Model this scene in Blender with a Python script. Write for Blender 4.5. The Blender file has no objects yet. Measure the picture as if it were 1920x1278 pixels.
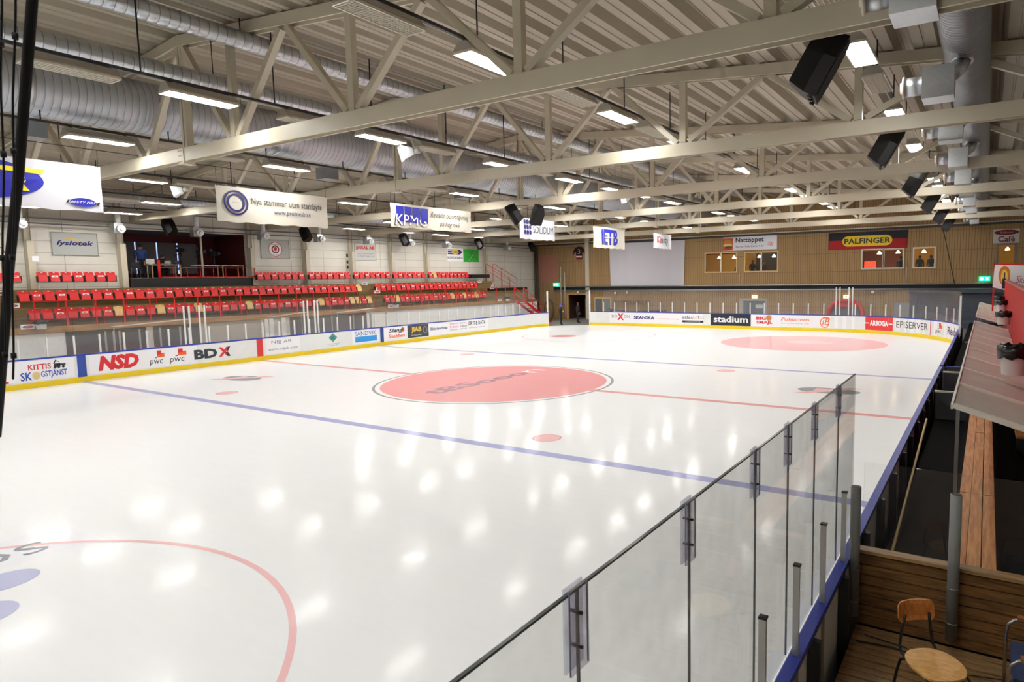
import bpy, math, random, bisect
from mathutils import Vector, Matrix
random.seed(7)
sc = bpy.context.scene
COL = sc.collection
PI = math.pi

# ------------------------------------------------------------------ camera, light, exposure
cam_d = bpy.data.cameras.new('camera')
cam = bpy.data.objects.new('camera', cam_d); COL.objects.link(cam); sc.camera = cam
yaw, pitch, roll = -0.549, -0.097, -0.016
cam_d.sensor_width = 36.0; cam_d.sensor_fit = 'HORIZONTAL'
cam_d.lens = 1208.26 * 36.0 / 1920.0
cam_d.shift_x = -152.1 / 1920.0
cam_d.clip_start = 0.05; cam_d.clip_end = 300
fwd = Vector((math.sin(yaw)*math.cos(pitch), math.cos(yaw)*math.cos(pitch), math.sin(pitch)))
rgt = Vector((math.cos(yaw), -math.sin(yaw), 0)); upv = rgt.cross(fwd)
r2 = rgt*math.cos(roll) + upv*math.sin(roll); u2 = -rgt*math.sin(roll) + upv*math.cos(roll)
cam.matrix_world = Matrix(((r2.x, u2.x, -fwd.x, 15.914), (r2.y, u2.y, -fwd.y, -18.636), (r2.z, u2.z, -fwd.z, 3.826), (0, 0, 0, 1)))
cam_d.dof.use_dof = True; cam_d.dof.focus_distance = 22.0; cam_d.dof.aperture_fstop = 8.0

world = bpy.data.worlds.new('world'); sc.world = world; world.use_nodes = True
world.node_tree.nodes['Background'].inputs[0].default_value = (0.9, 0.95, 1.0, 1)
world.node_tree.nodes['Background'].inputs[1].default_value = 0.02
sc.view_settings.view_transform = 'Standard'; sc.view_settings.look = 'None'
sc.view_settings.gamma = 1.0; sc.view_settings.exposure = 1.06
LAMP = 27.0            # radiance of the lit tube panels
sc.cycles.max_bounces = 9; sc.cycles.diffuse_bounces = 7; sc.cycles.glossy_bounces = 3
sc.cycles.transparent_max_bounces = 24; sc.cycles.transmission_bounces = 4
sc.cycles.caustics_reflective = False; sc.cycles.caustics_refractive = False
sc.cycles.sample_clamp_indirect = 6.0
sc.cycles.use_denoising = True

# ------------------------------------------------------------------ materials
def newmat(name):
    m = bpy.data.materials.new(name); m.use_nodes = True
    return m, m.node_tree, m.node_tree.nodes['Principled BSDF']
def lin(c):
    return tuple(((x/255.0+0.055)/1.055)**2.4 if x > 10 else x/255.0/12.92 for x in c) + (1.0,)
MC = {}
def M(rgb, rough=0.5, metal=0.0, noise=0.0, scale=6.0, spec=0.5, stretch=None):
    key = (tuple(rgb), rough, metal, noise, scale, spec, stretch)
    if key in MC: return MC[key]
    m, nt, b = newmat('surface_%d' % len(MC))
    c = lin(rgb)
    b.inputs['Base Color'].default_value = c
    b.inputs['Roughness'].default_value = rough; b.inputs['Metallic'].default_value = metal
    b.inputs['Specular IOR Level'].default_value = spec
    if noise > 0:
        tc = nt.nodes.new('ShaderNodeTexCoord'); n = nt.nodes.new('ShaderNodeTexNoise'); mx = nt.nodes.new('ShaderNodeMix')
        mp = nt.nodes.new('ShaderNodeMapping'); mx.data_type = 'RGBA'
        if stretch: mp.inputs['Scale'].default_value = stretch
        n.inputs['Scale'].default_value = scale; n.inputs['Detail'].default_value = 4
        nt.links.new(tc.outputs['Object'], mp.inputs['Vector']); nt.links.new(mp.outputs['Vector'], n.inputs['Vector'])
        nt.links.new(n.outputs['Fac'], mx.inputs['Factor'])
        mx.inputs[6].default_value = tuple(x*(1-noise) for x in c[:3]) + (1,)
        mx.inputs[7].default_value = tuple(min(1, x*(1+noise)) for x in c[:3]) + (1,)
        nt.links.new(mx.outputs[2], b.inputs['Base Color'])
    MC[key] = m
    return m
def emit(rgb, strength):
    key = ('e', tuple(rgb), strength)
    if key in MC: return MC[key]
    m, nt, b = newmat('glow_%d' % len(MC))
    b.inputs['Base Color'].default_value = lin(rgb); b.inputs['Emission Color'].default_value = lin(rgb)
    b.inputs['Emission Strength'].default_value = strength
    MC[key] = m
    return m
def wood(rgb, dark, scale, rough=0.55, stretch=(1, 1, 1), bump=0.0):
    m, nt, b = newmat('wood_%d' % len(MC)); MC[('w', len(MC))] = m
    tc = nt.nodes.new('ShaderNodeTexCoord'); mp = nt.nodes.new('ShaderNodeMapping'); mp.inputs['Scale'].default_value = stretch
    n = nt.nodes.new('ShaderNodeTexNoise'); n.inputs['Scale'].default_value = scale; n.inputs['Detail'].default_value = 8
    r = nt.nodes.new('ShaderNodeValToRGB'); r.color_ramp.elements[0].color = lin(dark); r.color_ramp.elements[1].color = lin(rgb)
    r.color_ramp.elements[0].position = 0.35; r.color_ramp.elements[1].position = 0.65
    nt.links.new(tc.outputs['Object'], mp.inputs['Vector']); nt.links.new(mp.outputs['Vector'], n.inputs['Vector'])
    nt.links.new(n.outputs['Fac'], r.inputs['Fac']); nt.links.new(r.outputs['Color'], b.inputs['Base Color'])
    b.inputs['Roughness'].default_value = rough
    return m
def panel_wall(rgb, line, axis, pitch, width, hpitch=0, rough=0.7):
    """boards or sandwich panels: thin joints every `pitch` metres along an axis (and every hpitch in z)"""
    m, nt, b = newmat('panelling_%d' % len(MC)); MC[('p', len(MC))] = m
    tc = nt.nodes.new('ShaderNodeTexCoord'); sp = nt.nodes.new('ShaderNodeSeparateXYZ'); nt.links.new(tc.outputs['Object'], sp.inputs[0])
    def stripe(out, p, w):
        a = nt.nodes.new('ShaderNodeMath'); a.operation = 'DIVIDE'; nt.links.new(out, a.inputs[0]); a.inputs[1].default_value = p
        f = nt.nodes.new('ShaderNodeMath'); f.operation = 'FRACT'; nt.links.new(a.outputs[0], f.inputs[0])
        l = nt.nodes.new('ShaderNodeMath'); l.operation = 'LESS_THAN'; nt.links.new(f.outputs[0], l.inputs[0]); l.inputs[1].default_value = w/p
        return l.outputs[0]
    s = stripe(sp.outputs[axis], pitch, width)
    if hpitch:
        h = stripe(sp.outputs[2], hpitch, 0.02)
        mxm = nt.nodes.new('ShaderNodeMath'); mxm.operation = 'MAXIMUM'; nt.links.new(s, mxm.inputs[0]); nt.links.new(h, mxm.inputs[1]); s = mxm.outputs[0]
    n = nt.nodes.new('ShaderNodeTexNoise'); n.inputs['Scale'].default_value = 0.8; n.inputs['Detail'].default_value = 5
    nt.links.new(tc.outputs['Object'], n.inputs['Vector'])
    c = lin(rgb); m1 = nt.nodes.new('ShaderNodeMix'); m1.data_type = 'RGBA'; m2 = nt.nodes.new('ShaderNodeMix'); m2.data_type = 'RGBA'
    m1.inputs[6].default_value = tuple(x*0.85 for x in c[:3])+(1,); m1.inputs[7].default_value = tuple(min(1, x*1.15) for x in c[:3])+(1,)
    nt.links.new(n.outputs['Fac'], m1.inputs['Factor']); nt.links.new(s, m2.inputs['Factor'])
    nt.links.new(m1.outputs[2], m2.inputs[6]); m2.inputs[7].default_value = lin(line)
    nt.links.new(m2.outputs[2], b.inputs['Base Color']); b.inputs['Roughness'].default_value = rough
    b.inputs['Specular IOR Level'].default_value = 0.3
    return m
def ice_mat(rgb, name):
    """paint under a sheet of ice: same skate scratches and gloss for every colour"""
    m, nt, b = newmat(name)
    tc = nt.nodes.new('ShaderNodeTexCoord'); mp = nt.nodes.new('ShaderNodeMapping'); mp.inputs['Rotation'].default_value = (0, 0, 0.5)
    mp.inputs['Scale'].default_value = (0.5, 5.0, 1)
    n = nt.nodes.new('ShaderNodeTexNoise'); n.inputs['Scale'].default_value = 1.3; n.inputs['Detail'].default_value = 7
    geo = nt.nodes.new('ShaderNodeNewGeometry')
    nt.links.new(geo.outputs['Position'], mp.inputs['Vector']); nt.links.new(mp.outputs['Vector'], n.inputs['Vector'])
    r = nt.nodes.new('ShaderNodeMapRange'); r.inputs['From Min'].default_value = 0.35; r.inputs['From Max'].default_value = 0.75
    r.inputs['To Min'].default_value = 0.08; r.inputs['To Max'].default_value = 0.17
    nt.links.new(n.outputs['Fac'], r.inputs['Value']); nt.links.new(r.outputs['Result'], b.inputs['Coat Roughness'])
    mx = nt.nodes.new('ShaderNodeMix'); mx.data_type = 'RGBA'; c = lin(rgb)
    mx.inputs[6].default_value = tuple(x*0.98 for x in c[:3])+(1,); mx.inputs[7].default_value = tuple(min(1, x*1.02) for x in c[:3])+(1,)
    nt.links.new(n.outputs['Fac'], mx.inputs['Factor']); nt.links.new(mx.outputs[2], b.inputs['Base Color'])
    b.inputs['IOR'].default_value = 1.31; b.inputs['Specular IOR Level'].default_value = 0.06
    b.inputs['Roughness'].default_value = 0.35; b.inputs['Coat Weight'].default_value = 0.4; b.inputs['Coat IOR'].default_value = 1.19
    return m
def glass_mat(name, haze, tint=(1, 1, 1)):
    m = bpy.data.materials.new(name); m.use_nodes = True; nt = m.node_tree; nt.nodes.clear()
    o = nt.nodes.new('ShaderNodeOutputMaterial'); t = nt.nodes.new('ShaderNodeBsdfTransparent'); g = nt.nodes.new('ShaderNodeBsdfGlossy')
    d = nt.nodes.new('ShaderNodeBsdfDiffuse'); f = nt.nodes.new('ShaderNodeMath'); a = nt.nodes.new('ShaderNodeMixShader'); b = nt.nodes.new('ShaderNodeMixShader')
    t.inputs[0].default_value = tint + (1,); g.inputs['Roughness'].default_value = 0.02; f.operation = 'MULTIPLY_ADD'; f.inputs[1].default_value = 0.62; f.inputs[2].default_value = 0.03
    d.inputs['Color'].default_value = (0.8, 0.8, 0.8, 1)
    n = nt.nodes.new('ShaderNodeTexNoise'); n.inputs['Scale'].default_value = 9; n.inputs['Detail'].default_value = 6
    geo = nt.nodes.new('ShaderNodeNewGeometry'); nt.links.new(geo.outputs['Position'], n.inputs['Vector'])
    mu = nt.nodes.new('ShaderNodeMath'); mu.operation = 'MULTIPLY'; mu.inputs[1].default_value = haze*2; nt.links.new(n.outputs['Fac'], mu.inputs[0])
    dt = nt.nodes.new('ShaderNodeVectorMath'); dt.operation = 'DOT_PRODUCT'; nt.links.new(geo.outputs['Normal'], dt.inputs[0]); nt.links.new(geo.outputs['Incoming'], dt.inputs[1])
    ab = nt.nodes.new('ShaderNodeMath'); ab.operation = 'ABSOLUTE'; nt.links.new(dt.outputs['Value'], ab.inputs[0])
    om = nt.nodes.new('ShaderNodeMath'); om.operation = 'SUBTRACT'; om.inputs[0].default_value = 1.0; nt.links.new(ab.outputs[0], om.inputs[1])
    p5 = nt.nodes.new('ShaderNodeMath'); p5.operation = 'POWER'; p5.inputs[1].default_value = 5.0; nt.links.new(om.outputs[0], p5.inputs[0]); nt.links.new(p5.outputs[0], f.inputs[0])
    nt.links.new(mu.outputs[0], a.inputs[0]); nt.links.new(t.outputs[0], a.inputs[1]); nt.links.new(d.outputs[0], a.inputs[2])
    nt.links.new(f.outputs[0], b.inputs[0]); nt.links.new(a.outputs[0], b.inputs[1]); nt.links.new(g.outputs[0], b.inputs[2])
    nt.links.new(b.outputs[0], o.inputs[0])
    return m

CREAM = M((196, 188, 168), 0.45, noise=0.05, scale=2)
DECK = M((168, 160, 142), 0.55, noise=0.05, scale=1.0)
GALV = M((196, 200, 204), 0.34, 0.85, noise=0.14, scale=14)
DUCT = M((186, 190, 196), 0.42, 0.45, noise=0.05, scale=3)
STEEL = M((165, 168, 170), 0.35, 0.9)
BLACK = M((14, 14, 15), 0.45, noise=0.2, scale=20)
DGREY = M((52, 54, 58), 0.5)
WHITE = M((235, 236, 236), 0.4)
RED = M((205, 22, 24), 0.38, noise=0.06)
BLUE = M((40, 60, 165), 0.4)
YELLOW = M((235, 205, 20), 0.4, noise=0.05)
BOARDW = M((226, 228, 228), 0.35, noise=0.05, scale=3)
GLASS = glass_mat('shield_glass', 0.035)
GLASS_NEAR = glass_mat('scratched_shield_glass', 0.05, (0.97, 0.98, 0.97))
WINGLASS = glass_mat('window_glass', 0.01)
CONC = M((120, 118, 112), 0.7, noise=0.15, scale=2)

# ------------------------------------------------------------------ mesh helpers
WL = {}          # world position of every parent used
class G:
    def __init__(s): s.v = []; s.f = []; s.m = []; s.sm = []
    def add(s, vs, fs, m=0, smooth=False):
        o = len(s.v); s.v += [tuple(v) for v in vs]
        for f in fs: s.f.append([i+o for i in f]); s.m.append(m); s.sm.append(smooth)
        return s
    def box(s, x0, x1, y0, y1, z0, z1, m=0):
        return s.add([(x, y, z) for z in (z0, z1) for y in (y0, y1) for x in (x0, x1)],
                     [(0, 2, 3, 1), (4, 5, 7, 6), (0, 1, 5, 4), (2, 6, 7, 3), (0, 4, 6, 2), (1, 3, 7, 5)], m)
    def obox(s, c, a, b, d, m=0):
        """oriented box: centre and three half-axis vectors"""
        c, a, b, d = Vector(c), Vector(a), Vector(b), Vector(d)
        vs = [c+a*i+b*j+d*k for k in (-1, 1) for j in (-1, 1) for i in (-1, 1)]
        return s.add(vs, [(0, 2, 3, 1), (4, 5, 7, 6), (0, 1, 5, 4), (2, 6, 7, 3), (0, 4, 6, 2), (1, 3, 7, 5)], m)
    def bar(s, p, q, w, h=None, up=(0, 0, 1), m=0):
        p, q = Vector(p), Vector(q); d = q-p; up = Vector(up)
        if abs(d.normalized().dot(up)) > 0.98: up = Vector((0, 1, 0))
        a = d.cross(up).normalized()*(w/2); b = a.cross(d).normalized()*((h or w)/2)
        return s.obox((p+q)/2, a, d/2, b, m)
    def tube(s, pts, r, n=8, m=0, caps=True, rs=None):
        pts = [Vector(p) for p in pts]; rings = []; N = None
        for i, p in enumerate(pts):
            t = (pts[min(i+1, len(pts)-1)]-pts[max(i-1, 0)]).normalized()
            if N is None:
                N = t.cross(Vector((0, 0, 1)));
                if N.length < 1e-3: N = t.cross(Vector((0, 1, 0)))
                N.normalize()
            else:
                N = (N - t*N.dot(t)).normalized()
            B = t.cross(N); rr = rs[i] if rs else r
            rings.append([p + (N*math.cos(2*PI*k/n)+B*math.sin(2*PI*k/n))*rr for k in range(n)])
        vs = [v for R in rings for v in R]; fs = []
        for i in range(len(pts)-1):
            for k in range(n): fs.append((i*n+k, i*n+(k+1) % n, (i+1)*n+(k+1) % n, (i+1)*n+k))
        s.add(vs, fs, m, True)
        if caps:
            o = len(s.v)-len(vs); s.f.append([o+k for k in range(n)][::-1]); s.f.append([o+(len(pts)-1)*n+k for k in range(n)])
            s.m += [m, m]; s.sm += [False, False]
        return s
    def prism(s, poly, mp, d0, d1, m=0):
        """2-D polygon extruded along the plane's normal; mp(x,y,d) -> 3-D"""
        n = len(poly)
        vs = [mp(x, y, d0) for x, y in poly]+[mp(x, y, d1) for x, y in poly]
        return s.add(vs, [list(range(n))[::-1], list(range(n, 2*n))]+[(i, (i+1) % n, n+(i+1) % n, n+i) for i in range(n)], m)
    def lathe(s, prof, c=(0, 0, 0), n=16, m=0, axis='z'):
        vs = []
        for r, z in prof:
            for k in range(n):
                a = 2*PI*k/n; x, y = r*math.cos(a), r*math.sin(a)
                q = (x, y, z) if axis == 'z' else ((z, x, y) if axis == 'x' else (x, z, y))
                vs.append((q[0]+c[0], q[1]+c[1], q[2]+c[2]))
        fs = [(i*n+k, i*n+(k+1) % n, (i+1)*n+(k+1) % n, (i+1)*n+k) for i in range(len(prof)-1) for k in range(n)]
        s.add(vs, fs, m, True)
        return s

def tag(o, label=None, cat=None, group=None, kind=None):
    if label: o['label'] = label
    if cat: o['category'] = cat
    if group: o['group'] = group
    if kind: o['kind'] = kind
    return o
def thing(name, loc, label, cat, group=None, kind=None):
    o = bpy.data.objects.new(name, None); COL.objects.link(o); o.location = loc; o.empty_display_size = 0.1
    WL[o.name] = Vector(loc)
    return tag(o, label, cat, group, kind)
def build(name, g, mats, parent=None, label=None, cat=None, group=None, kind=None, local=False):
    if not isinstance(mats, (list, tuple)): mats = [mats]
    if parent is not None:
        off = Vector((0, 0, 0)) if local else WL[parent.name]; loc = Vector((0, 0, 0))
        w = WL[parent.name]
    else:
        xs = [v[0] for v in g.v]; ys = [v[1] for v in g.v]; zs = [v[2] for v in g.v]
        off = Vector(((min(xs)+max(xs))/2, (min(ys)+max(ys))/2, min(zs))); loc = off; w = off
    me = bpy.data.meshes.new(name)
    me.from_pydata([(v[0]-off.x, v[1]-off.y, v[2]-off.z) for v in g.v], [], g.f)
    for m in mats: me.materials.append(m)
    me.polygons.foreach_set('material_index', g.m); me.polygons.foreach_set('use_smooth', g.sm)
    me.update()
    import bmesh
    bm = bmesh.new(); bm.from_mesh(me); bmesh.ops.recalc_face_normals(bm, faces=bm.faces); bm.to_mesh(me); bm.free()
    o = bpy.data.objects.new(name, me); COL.objects.link(o); o.location = loc
    if parent is not None: o.parent = parent
    WL[o.name] = w
    return tag(o, label, cat, group, kind)
def copy_tree(o, parent=None):
    c = o.copy(); COL.objects.link(c)
    if parent is not None: c.parent = parent
    for ch in list(o.children): copy_tree(ch, c)
    return c
def plane(o, r, u):
    """frame of a flat sign: x to the reader's right, y up, d towards the reader"""
    o, r, u = Vector(o), Vector(r).normalized(), Vector(u).normalized(); n = r.cross(u)
    return lambda x, y, d=0.0: o + r*x + u*y + n*d
TXT = {}
def text_polys(s, shear=0.0, bold=0.0):
    key = (s, shear, bold)
    if key not in TXT:
        cu = bpy.data.curves.new('t', 'FONT'); cu.body = s; cu.shear = shear; cu.offset = bold; cu.resolution_u = 2
        ob = bpy.data.objects.new('t', cu); COL.objects.link(ob)
        dg = bpy.context.evaluated_depsgraph_get(); me = bpy.data.meshes.new_from_object(ob.evaluated_get(dg))
        vs = [(v.co.x, v.co.y) for v in me.vertices]; fs = [list(p.vertices) for p in me.polygons]
        bpy.data.objects.remove(ob); bpy.data.curves.remove(cu); bpy.data.meshes.remove(me)
        TXT[key] = (vs, fs)
    return TXT[key]
def text(parent, s, mp, x, y, w, h, mat, shear=0.0, bold=0.0, d=0.006, name='lettering'):
    """lettering fitted into the box x..x+w, y..y+h of a sign's frame"""
    vs, fs = text_polys(s, shear, bold)
    x0 = min(v[0] for v in vs); x1 = max(v[0] for v in vs); y0 = min(v[1] for v in vs); y1 = max(v[1] for v in vs)
    g = G(); g.add([mp(x+(a-x0)/(x1-x0)*w, y+(b-y0)/(y1-y0)*h, d) for a, b in vs], fs)
    return build(name, g, mat, parent)
def patch(parent, poly, mp, mat, d=0.004, name='printed_panel'):
    g = G(); g.add([mp(x, y, d) for x, y in poly], [list(range(len(poly)))])
    return build(name, g, mat, parent)
def rect(x0, y0, x1, y1, n=1):
    return [(x0+(x1-x0)*i/n, y0) for i in range(n+1)]+[(x1-(x1-x0)*i/n, y1) for i in range(n+1)]
def ell(cx, cy, rx, ry, n=28, a0=0, a1=2*PI):
    return [(cx+rx*math.cos(a0+(a1-a0)*i/n), cy+ry*math.sin(a0+(a1-a0)*i/n)) for i in range(n+(0 if a1-a0 > 6.28 else 1))]
def ring(cx, cy, r0, r1, mp, d, n=40, sy=1.0):
    g = G(); vs = []
    for i in range(n):
        a = 2*PI*i/n; vs += [mp(cx+r0*math.cos(a), cy+sy*r0*math.sin(a), d), mp(cx+r1*math.cos(a), cy+sy*r1*math.sin(a), d)]
    g.add(vs, [(2*i, 2*i+1, (2*i+3) % (2*n), (2*i+2) % (2*n)) for i in range(n)])
    return g
ONES = ['first', 'second', 'third', 'fourth', 'fifth', 'sixth', 'seventh', 'eighth', 'ninth', 'tenth', 'eleventh', 'twelfth', 'thirteenth',
        'fourteenth', 'fifteenth', 'sixteenth', 'seventeenth', 'eighteenth', 'nineteenth']
TENS = {2: 'twent', 3: 'thirt', 4: 'fort', 5: 'fift', 6: 'sixt'}
def nth(i):
    if i < 20: return ONES[i-1]
    t, u = divmod(i, 10)
    return TENS[t]+('ieth' if u == 0 else 'y-'+ONES[u-1])

# ------------------------------------------------------------------ dimensions
XR, XL, YF = 14.8, -15.0, 26.6           # ice edge right, left, far
WX, WY, RX, NY = -22.0, 32.6, 19.8, -29.0     # walls: left, far, right, near
TRUSS_Y = [-9.3, -2.2, 4.9, 12.0, 19.1, 26.2]
def roof(x): return 10.24-0.09*abs(x+2.2)

# ------------------------------------------------------------------ the shell
g = G(); g.box(WX-4, RX+0.2, NY, WY+5, -0.3, -0.02)
build('floor', g, CONC, kind='structure')
# ceiling: trapezoidal deck, ribs along the hall
prof = []; x = WX-0.2; P_ = 0.87
while x < RX+0.3:
    for dx, dz in ((0, 0), (0.2, 0), (0.21, 0.02), (0.25, 0.02), (0.26, 0), (0.46, 0), (0.56, 0.2), (0.60, 0.2), (0.61, 0.22), (0.69, 0.22), (0.70, 0.2), (0.77, 0.2)):
        if x+dx < RX+0.3: prof.append((x+dx, roof(x+dx)+0.02+dz))
    x += P_
g = G(); n = len(prof)
g.add([(a, NY, z) for a, z in prof]+[(a, WY+0.2, z) for a, z in prof], [(i, i+1, n+i+1, n+i) for i in range(n-1)])
g.add([(a, NY, z+0.25) for a, z in ((WX-.2, roof(WX)), (-2.2, roof(-2.2)), (RX+.3, roof(RX)))]+[(a, WY+.2, z+0.25) for a, z in ((WX-.2, roof(WX)), (-2.2, roof(-2.2)), (RX+.3, roof(RX)))],
      [(0, 1, 4, 3), (1, 2, 5, 4)])
build('ceiling', g, DECK, kind='structure')

WALL_L = panel_wall((216, 213, 204), (150, 148, 138), 1, 2.37, 0.025, 0.545)
WALL_F = panel_wall((164, 134, 94), (112, 88, 58), 0, 0.17, 0.026, 1.35)
WALL_P = M((180, 175, 165), 0.7)
def wall_holes(name, fixed, axis, lo, hi, z0, z1, holes, t, mat):
    """wall as one mesh: grid of boxes around rectangular holes (a0,a1,z0,z1)"""
    A = sorted(set([lo, hi]+[h[0] for h in holes]+[h[1] for h in holes])); Z = sorted(set([z0, z1]+[h[2] for h in holes]+[h[3] for h in holes]))
    g = G()
    for a0, a1 in zip(A, A[1:]):
        for b0, b1 in zip(Z, Z[1:]):
            ca, cb = (a0+a1)/2, (b0+b1)/2
            if any(h[0] < ca < h[1] and h[2] < cb < h[3] for h in holes): continue
            if axis == 'x': g.box(a0, a1, min(fixed, fixed+t), max(fixed, fixed+t), b0, b1)
            else: g.box(min(fixed, fixed+t), max(fixed, fixed+t), a0, a1, b0, b1)
    return build(name, g, mat, kind='structure')
WIN = [(-4.25, -1.64, 4.2, 5.7), (-0.87, 1.69, 4.2, 5.65), (7.98, 9.32, 4.26, 5.55), (9.46, 10.66, 4.26, 5.55), (11.4, 12.66, 4.26, 5.55)]
DOORH = (16.35, 17.45, 3.3, 5.68); GATEH = (-18.1, -15.85, -0.02, 2.3)
wall_holes('wall_far', WY, 'x', WX-0.2, RX+0.2, -0.02, 10.4, WIN+[DOORH, GATEH], 0.2, WALL_F)
BOOTH = (-2.75, 3.78, 4.22, 6.72)
wall_holes('wall_left', WX, 'y', NY, WY+.2, -0.02, 8.75, [BOOTH], -0.2, WALL_L)
g = G(); g.box(RX, RX+0.2, NY, WY+.2, -0.02, 8.5); build('wall_right', g, WALL_P, kind='structure')
g = G(); g.box(WX-.2, RX+.2, NY-0.2, NY, -0.02, 10.4); build('wall_near', g, WALL_P, kind='structure')

# ------------------------------------------------------------------ ice with its paint
ICE = ice_mat((238, 241, 245), 'ice_white')
def path_pts():
    pts = [(XR, -18.6), (XR, YF-8.0)]
    pts += [(XR-8+8*math.cos(PI/2*i/32), YF-8+8*math.sin(PI/2*i/32)) for i in range(1, 33)]
    pts.append((XL+4.5, YF))
    pts += [(XL+4.5-4.5*math.sin(PI/2*i/24), YF-4.5+4.5*math.cos(PI/2*i/24)) for i in range(1, 25)]
    pts.append((XL, -18.6))
    return pts
PP = path_pts(); PC = [0.0]
for a, b in zip(PP, PP[1:]): PC.append(PC[-1]+math.dist(a, b))
def at(t):
    i = min(max(bisect.bisect_right(PC, t)-1, 0), len(PP)-2); a, b = PP[i], PP[i+1]; d = PC[i+1]-PC[i]; k = (t-PC[i])/d
    tx, ty = (b[0]-a[0])/d, (b[1]-a[1])/d
    return a[0]+(b[0]-a[0])*k, a[1]+(b[1]-a[1])*k, -ty, tx
def sY(y): return 96.23-y          # run of the left board at a given y
ice_edge = PP+[(XL+8*(1-math.cos(a)), -18.6-8*math.sin(a)) for a in [PI/2*i/12 for i in range(1, 13)]]+[(XR-8+8*math.sin(a), -26.6+8*(1-math.cos(a))) for a in [PI/2*i/12 for i in range(0, 12)]]
g = G(); g.add([(x, y, 0.0) for x, y in ice_edge]+[(x, y, -0.02) for x, y in ice_edge], [list(range(len(ice_edge)))])
ice = build('ice_sheet', g, ICE, label='white ice sheet of the rink with painted lines and circles', cat='ice', kind='structure')
mpi = lambda x, y, d=0.0: Vector((x, y, d))
IRED = ice_mat((230, 160, 163), 'ice_red'); IBLUE = ice_mat((168, 173, 218), 'ice_blue'); IGREY = ice_mat((150, 158, 166), 'ice_grey'); ILRED = ice_mat((238, 192, 196), 'ice_pale_red')
IDOT = ice_mat((190, 194, 226), 'ice_pale_blue'); IPALE = ice_mat((236, 238, 246), 'ice_print')
for nm, y, m in (('red_line', 0, ice_mat((226, 165, 168), 'ice_red_line')), ('blue_line', -7.38, IBLUE), ('blue_line', 7.38, IBLUE)):
    patch(ice, rect(XL, y-0.15, XR, y+0.15), mpi, m, 0.002, nm)
patch(ice, ell(0.15, 0, 4.25, 4.1, 64), mpi, IRED, 0.003, 'center_circle')
build('center_circle_ring', ring(0.15, 0, 4.42, 4.52, mpi, 0.003, 64, 0.965), IGREY, ice)
mpt = lambda x, y, d=0.0: Vector((-0.3-y, -3.1+x, d))     # letters run up the rink
text(ice, 'tBSooo', mpt, 0.0, -0.45, 5.4, 0.9, ice_mat((165, 130, 145), 'ice_ink'), bold=0.03, d=0.005, name='center_lettering')
text(ice, 'n', mpt, 5.55, -0.45, 0.9, 0.7, IPALE, d=0.005, name='center_lettering')
for sx, sy in ((-6.9, -6.2), (6.95, -6.2), (-7.0, 6.3), (6.96, 6.3)):
    patch(ice, ell(sx, sy, 0.32, 0.32), mpi, ILRED, 0.003, 'faceoff_spot')
    build('faceoff_spot_ring', ring(sx, sy, 0.32, 0.36, mpi, 0.003, 24), IRED, ice)
build('end_circle', ring(7.0, -18.3, 4.42, 4.5, mpi, 0.003, 96), ILRED, ice)
build('end_circle', ring(-7.0, -18.3, 4.42, 4.5, mpi, 0.003, 96), ILRED, ice)
patch(ice, ell(7.0, 18.5, 4.5, 4.2, 64), mpi, ILRED, 0.002, 'end_circle')
build('end_circle', ring(-7.0, 18.3, 4.42, 4.5, mpi, 0.003, 96), ILRED, ice)
patch(ice, ell(7.4, 18.9, 1.3, 0.9, 40), mpi, ice_mat((236, 210, 214), 'ice_circle_mark'), 0.004, 'circle_print')
patch(ice, ell(-8.2, 17.0, 0.9, 0.8, 30), mpi, IRED, 0.004, 'circle_print')
for k in range(3):
    for j in range(3):
        patch(ice, ell(5.05+0.9*k, -15.8-0.95*j-0.5*k, 0.33+0.03*k, 0.4), mpi, IDOT, 0.004, 'printed_dot')
patch(ice, [(3.3, -14.5), (4.55, -14.5), (4.55, -21), (3.3, -21)], mpi, IPALE, 0.0015, 'circle_print')
text(ice, 'SOLIDUM', lambda x, y, d=0.0: Vector((3.8+y, -15.0-x, d)), 0, 0, 3.6, 0.5, IGREY, d=0.006, name='circle_lettering')
patch(ice, [(-0.45, -18.31), (-0.45, -18.25), (6.2, -15.9), (6.3, -15.95)][:0] or [(6.3, -16.95), (6.42, -16.9), (6.62, -16.5), (6.5, -16.55)], mpi, IRED, 0.004, 'painted_mark')
for cx, cy in ((-9.9, -3.9), (11.55, 3.35)):      # crossed-shape prints at the neutral zone edge
    patch(ice, ell(cx, cy, 1.0, 0.55, 30), mpi, IGREY, 0.003, 'ice_print')
    patch(ice, [(cx-0.95, cy-0.8), (cx-0.55, cy-0.8), (cx+0.95, cy+0.85), (cx+0.5, cy+0.85)], mpi, ILRED, 0.004, 'ice_print')
    patch(ice, rect(cx-0.45, cy-0.35, cx-.1, cy+0.35), mpi, ILRED, 0.006, 'ice_print')

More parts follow.
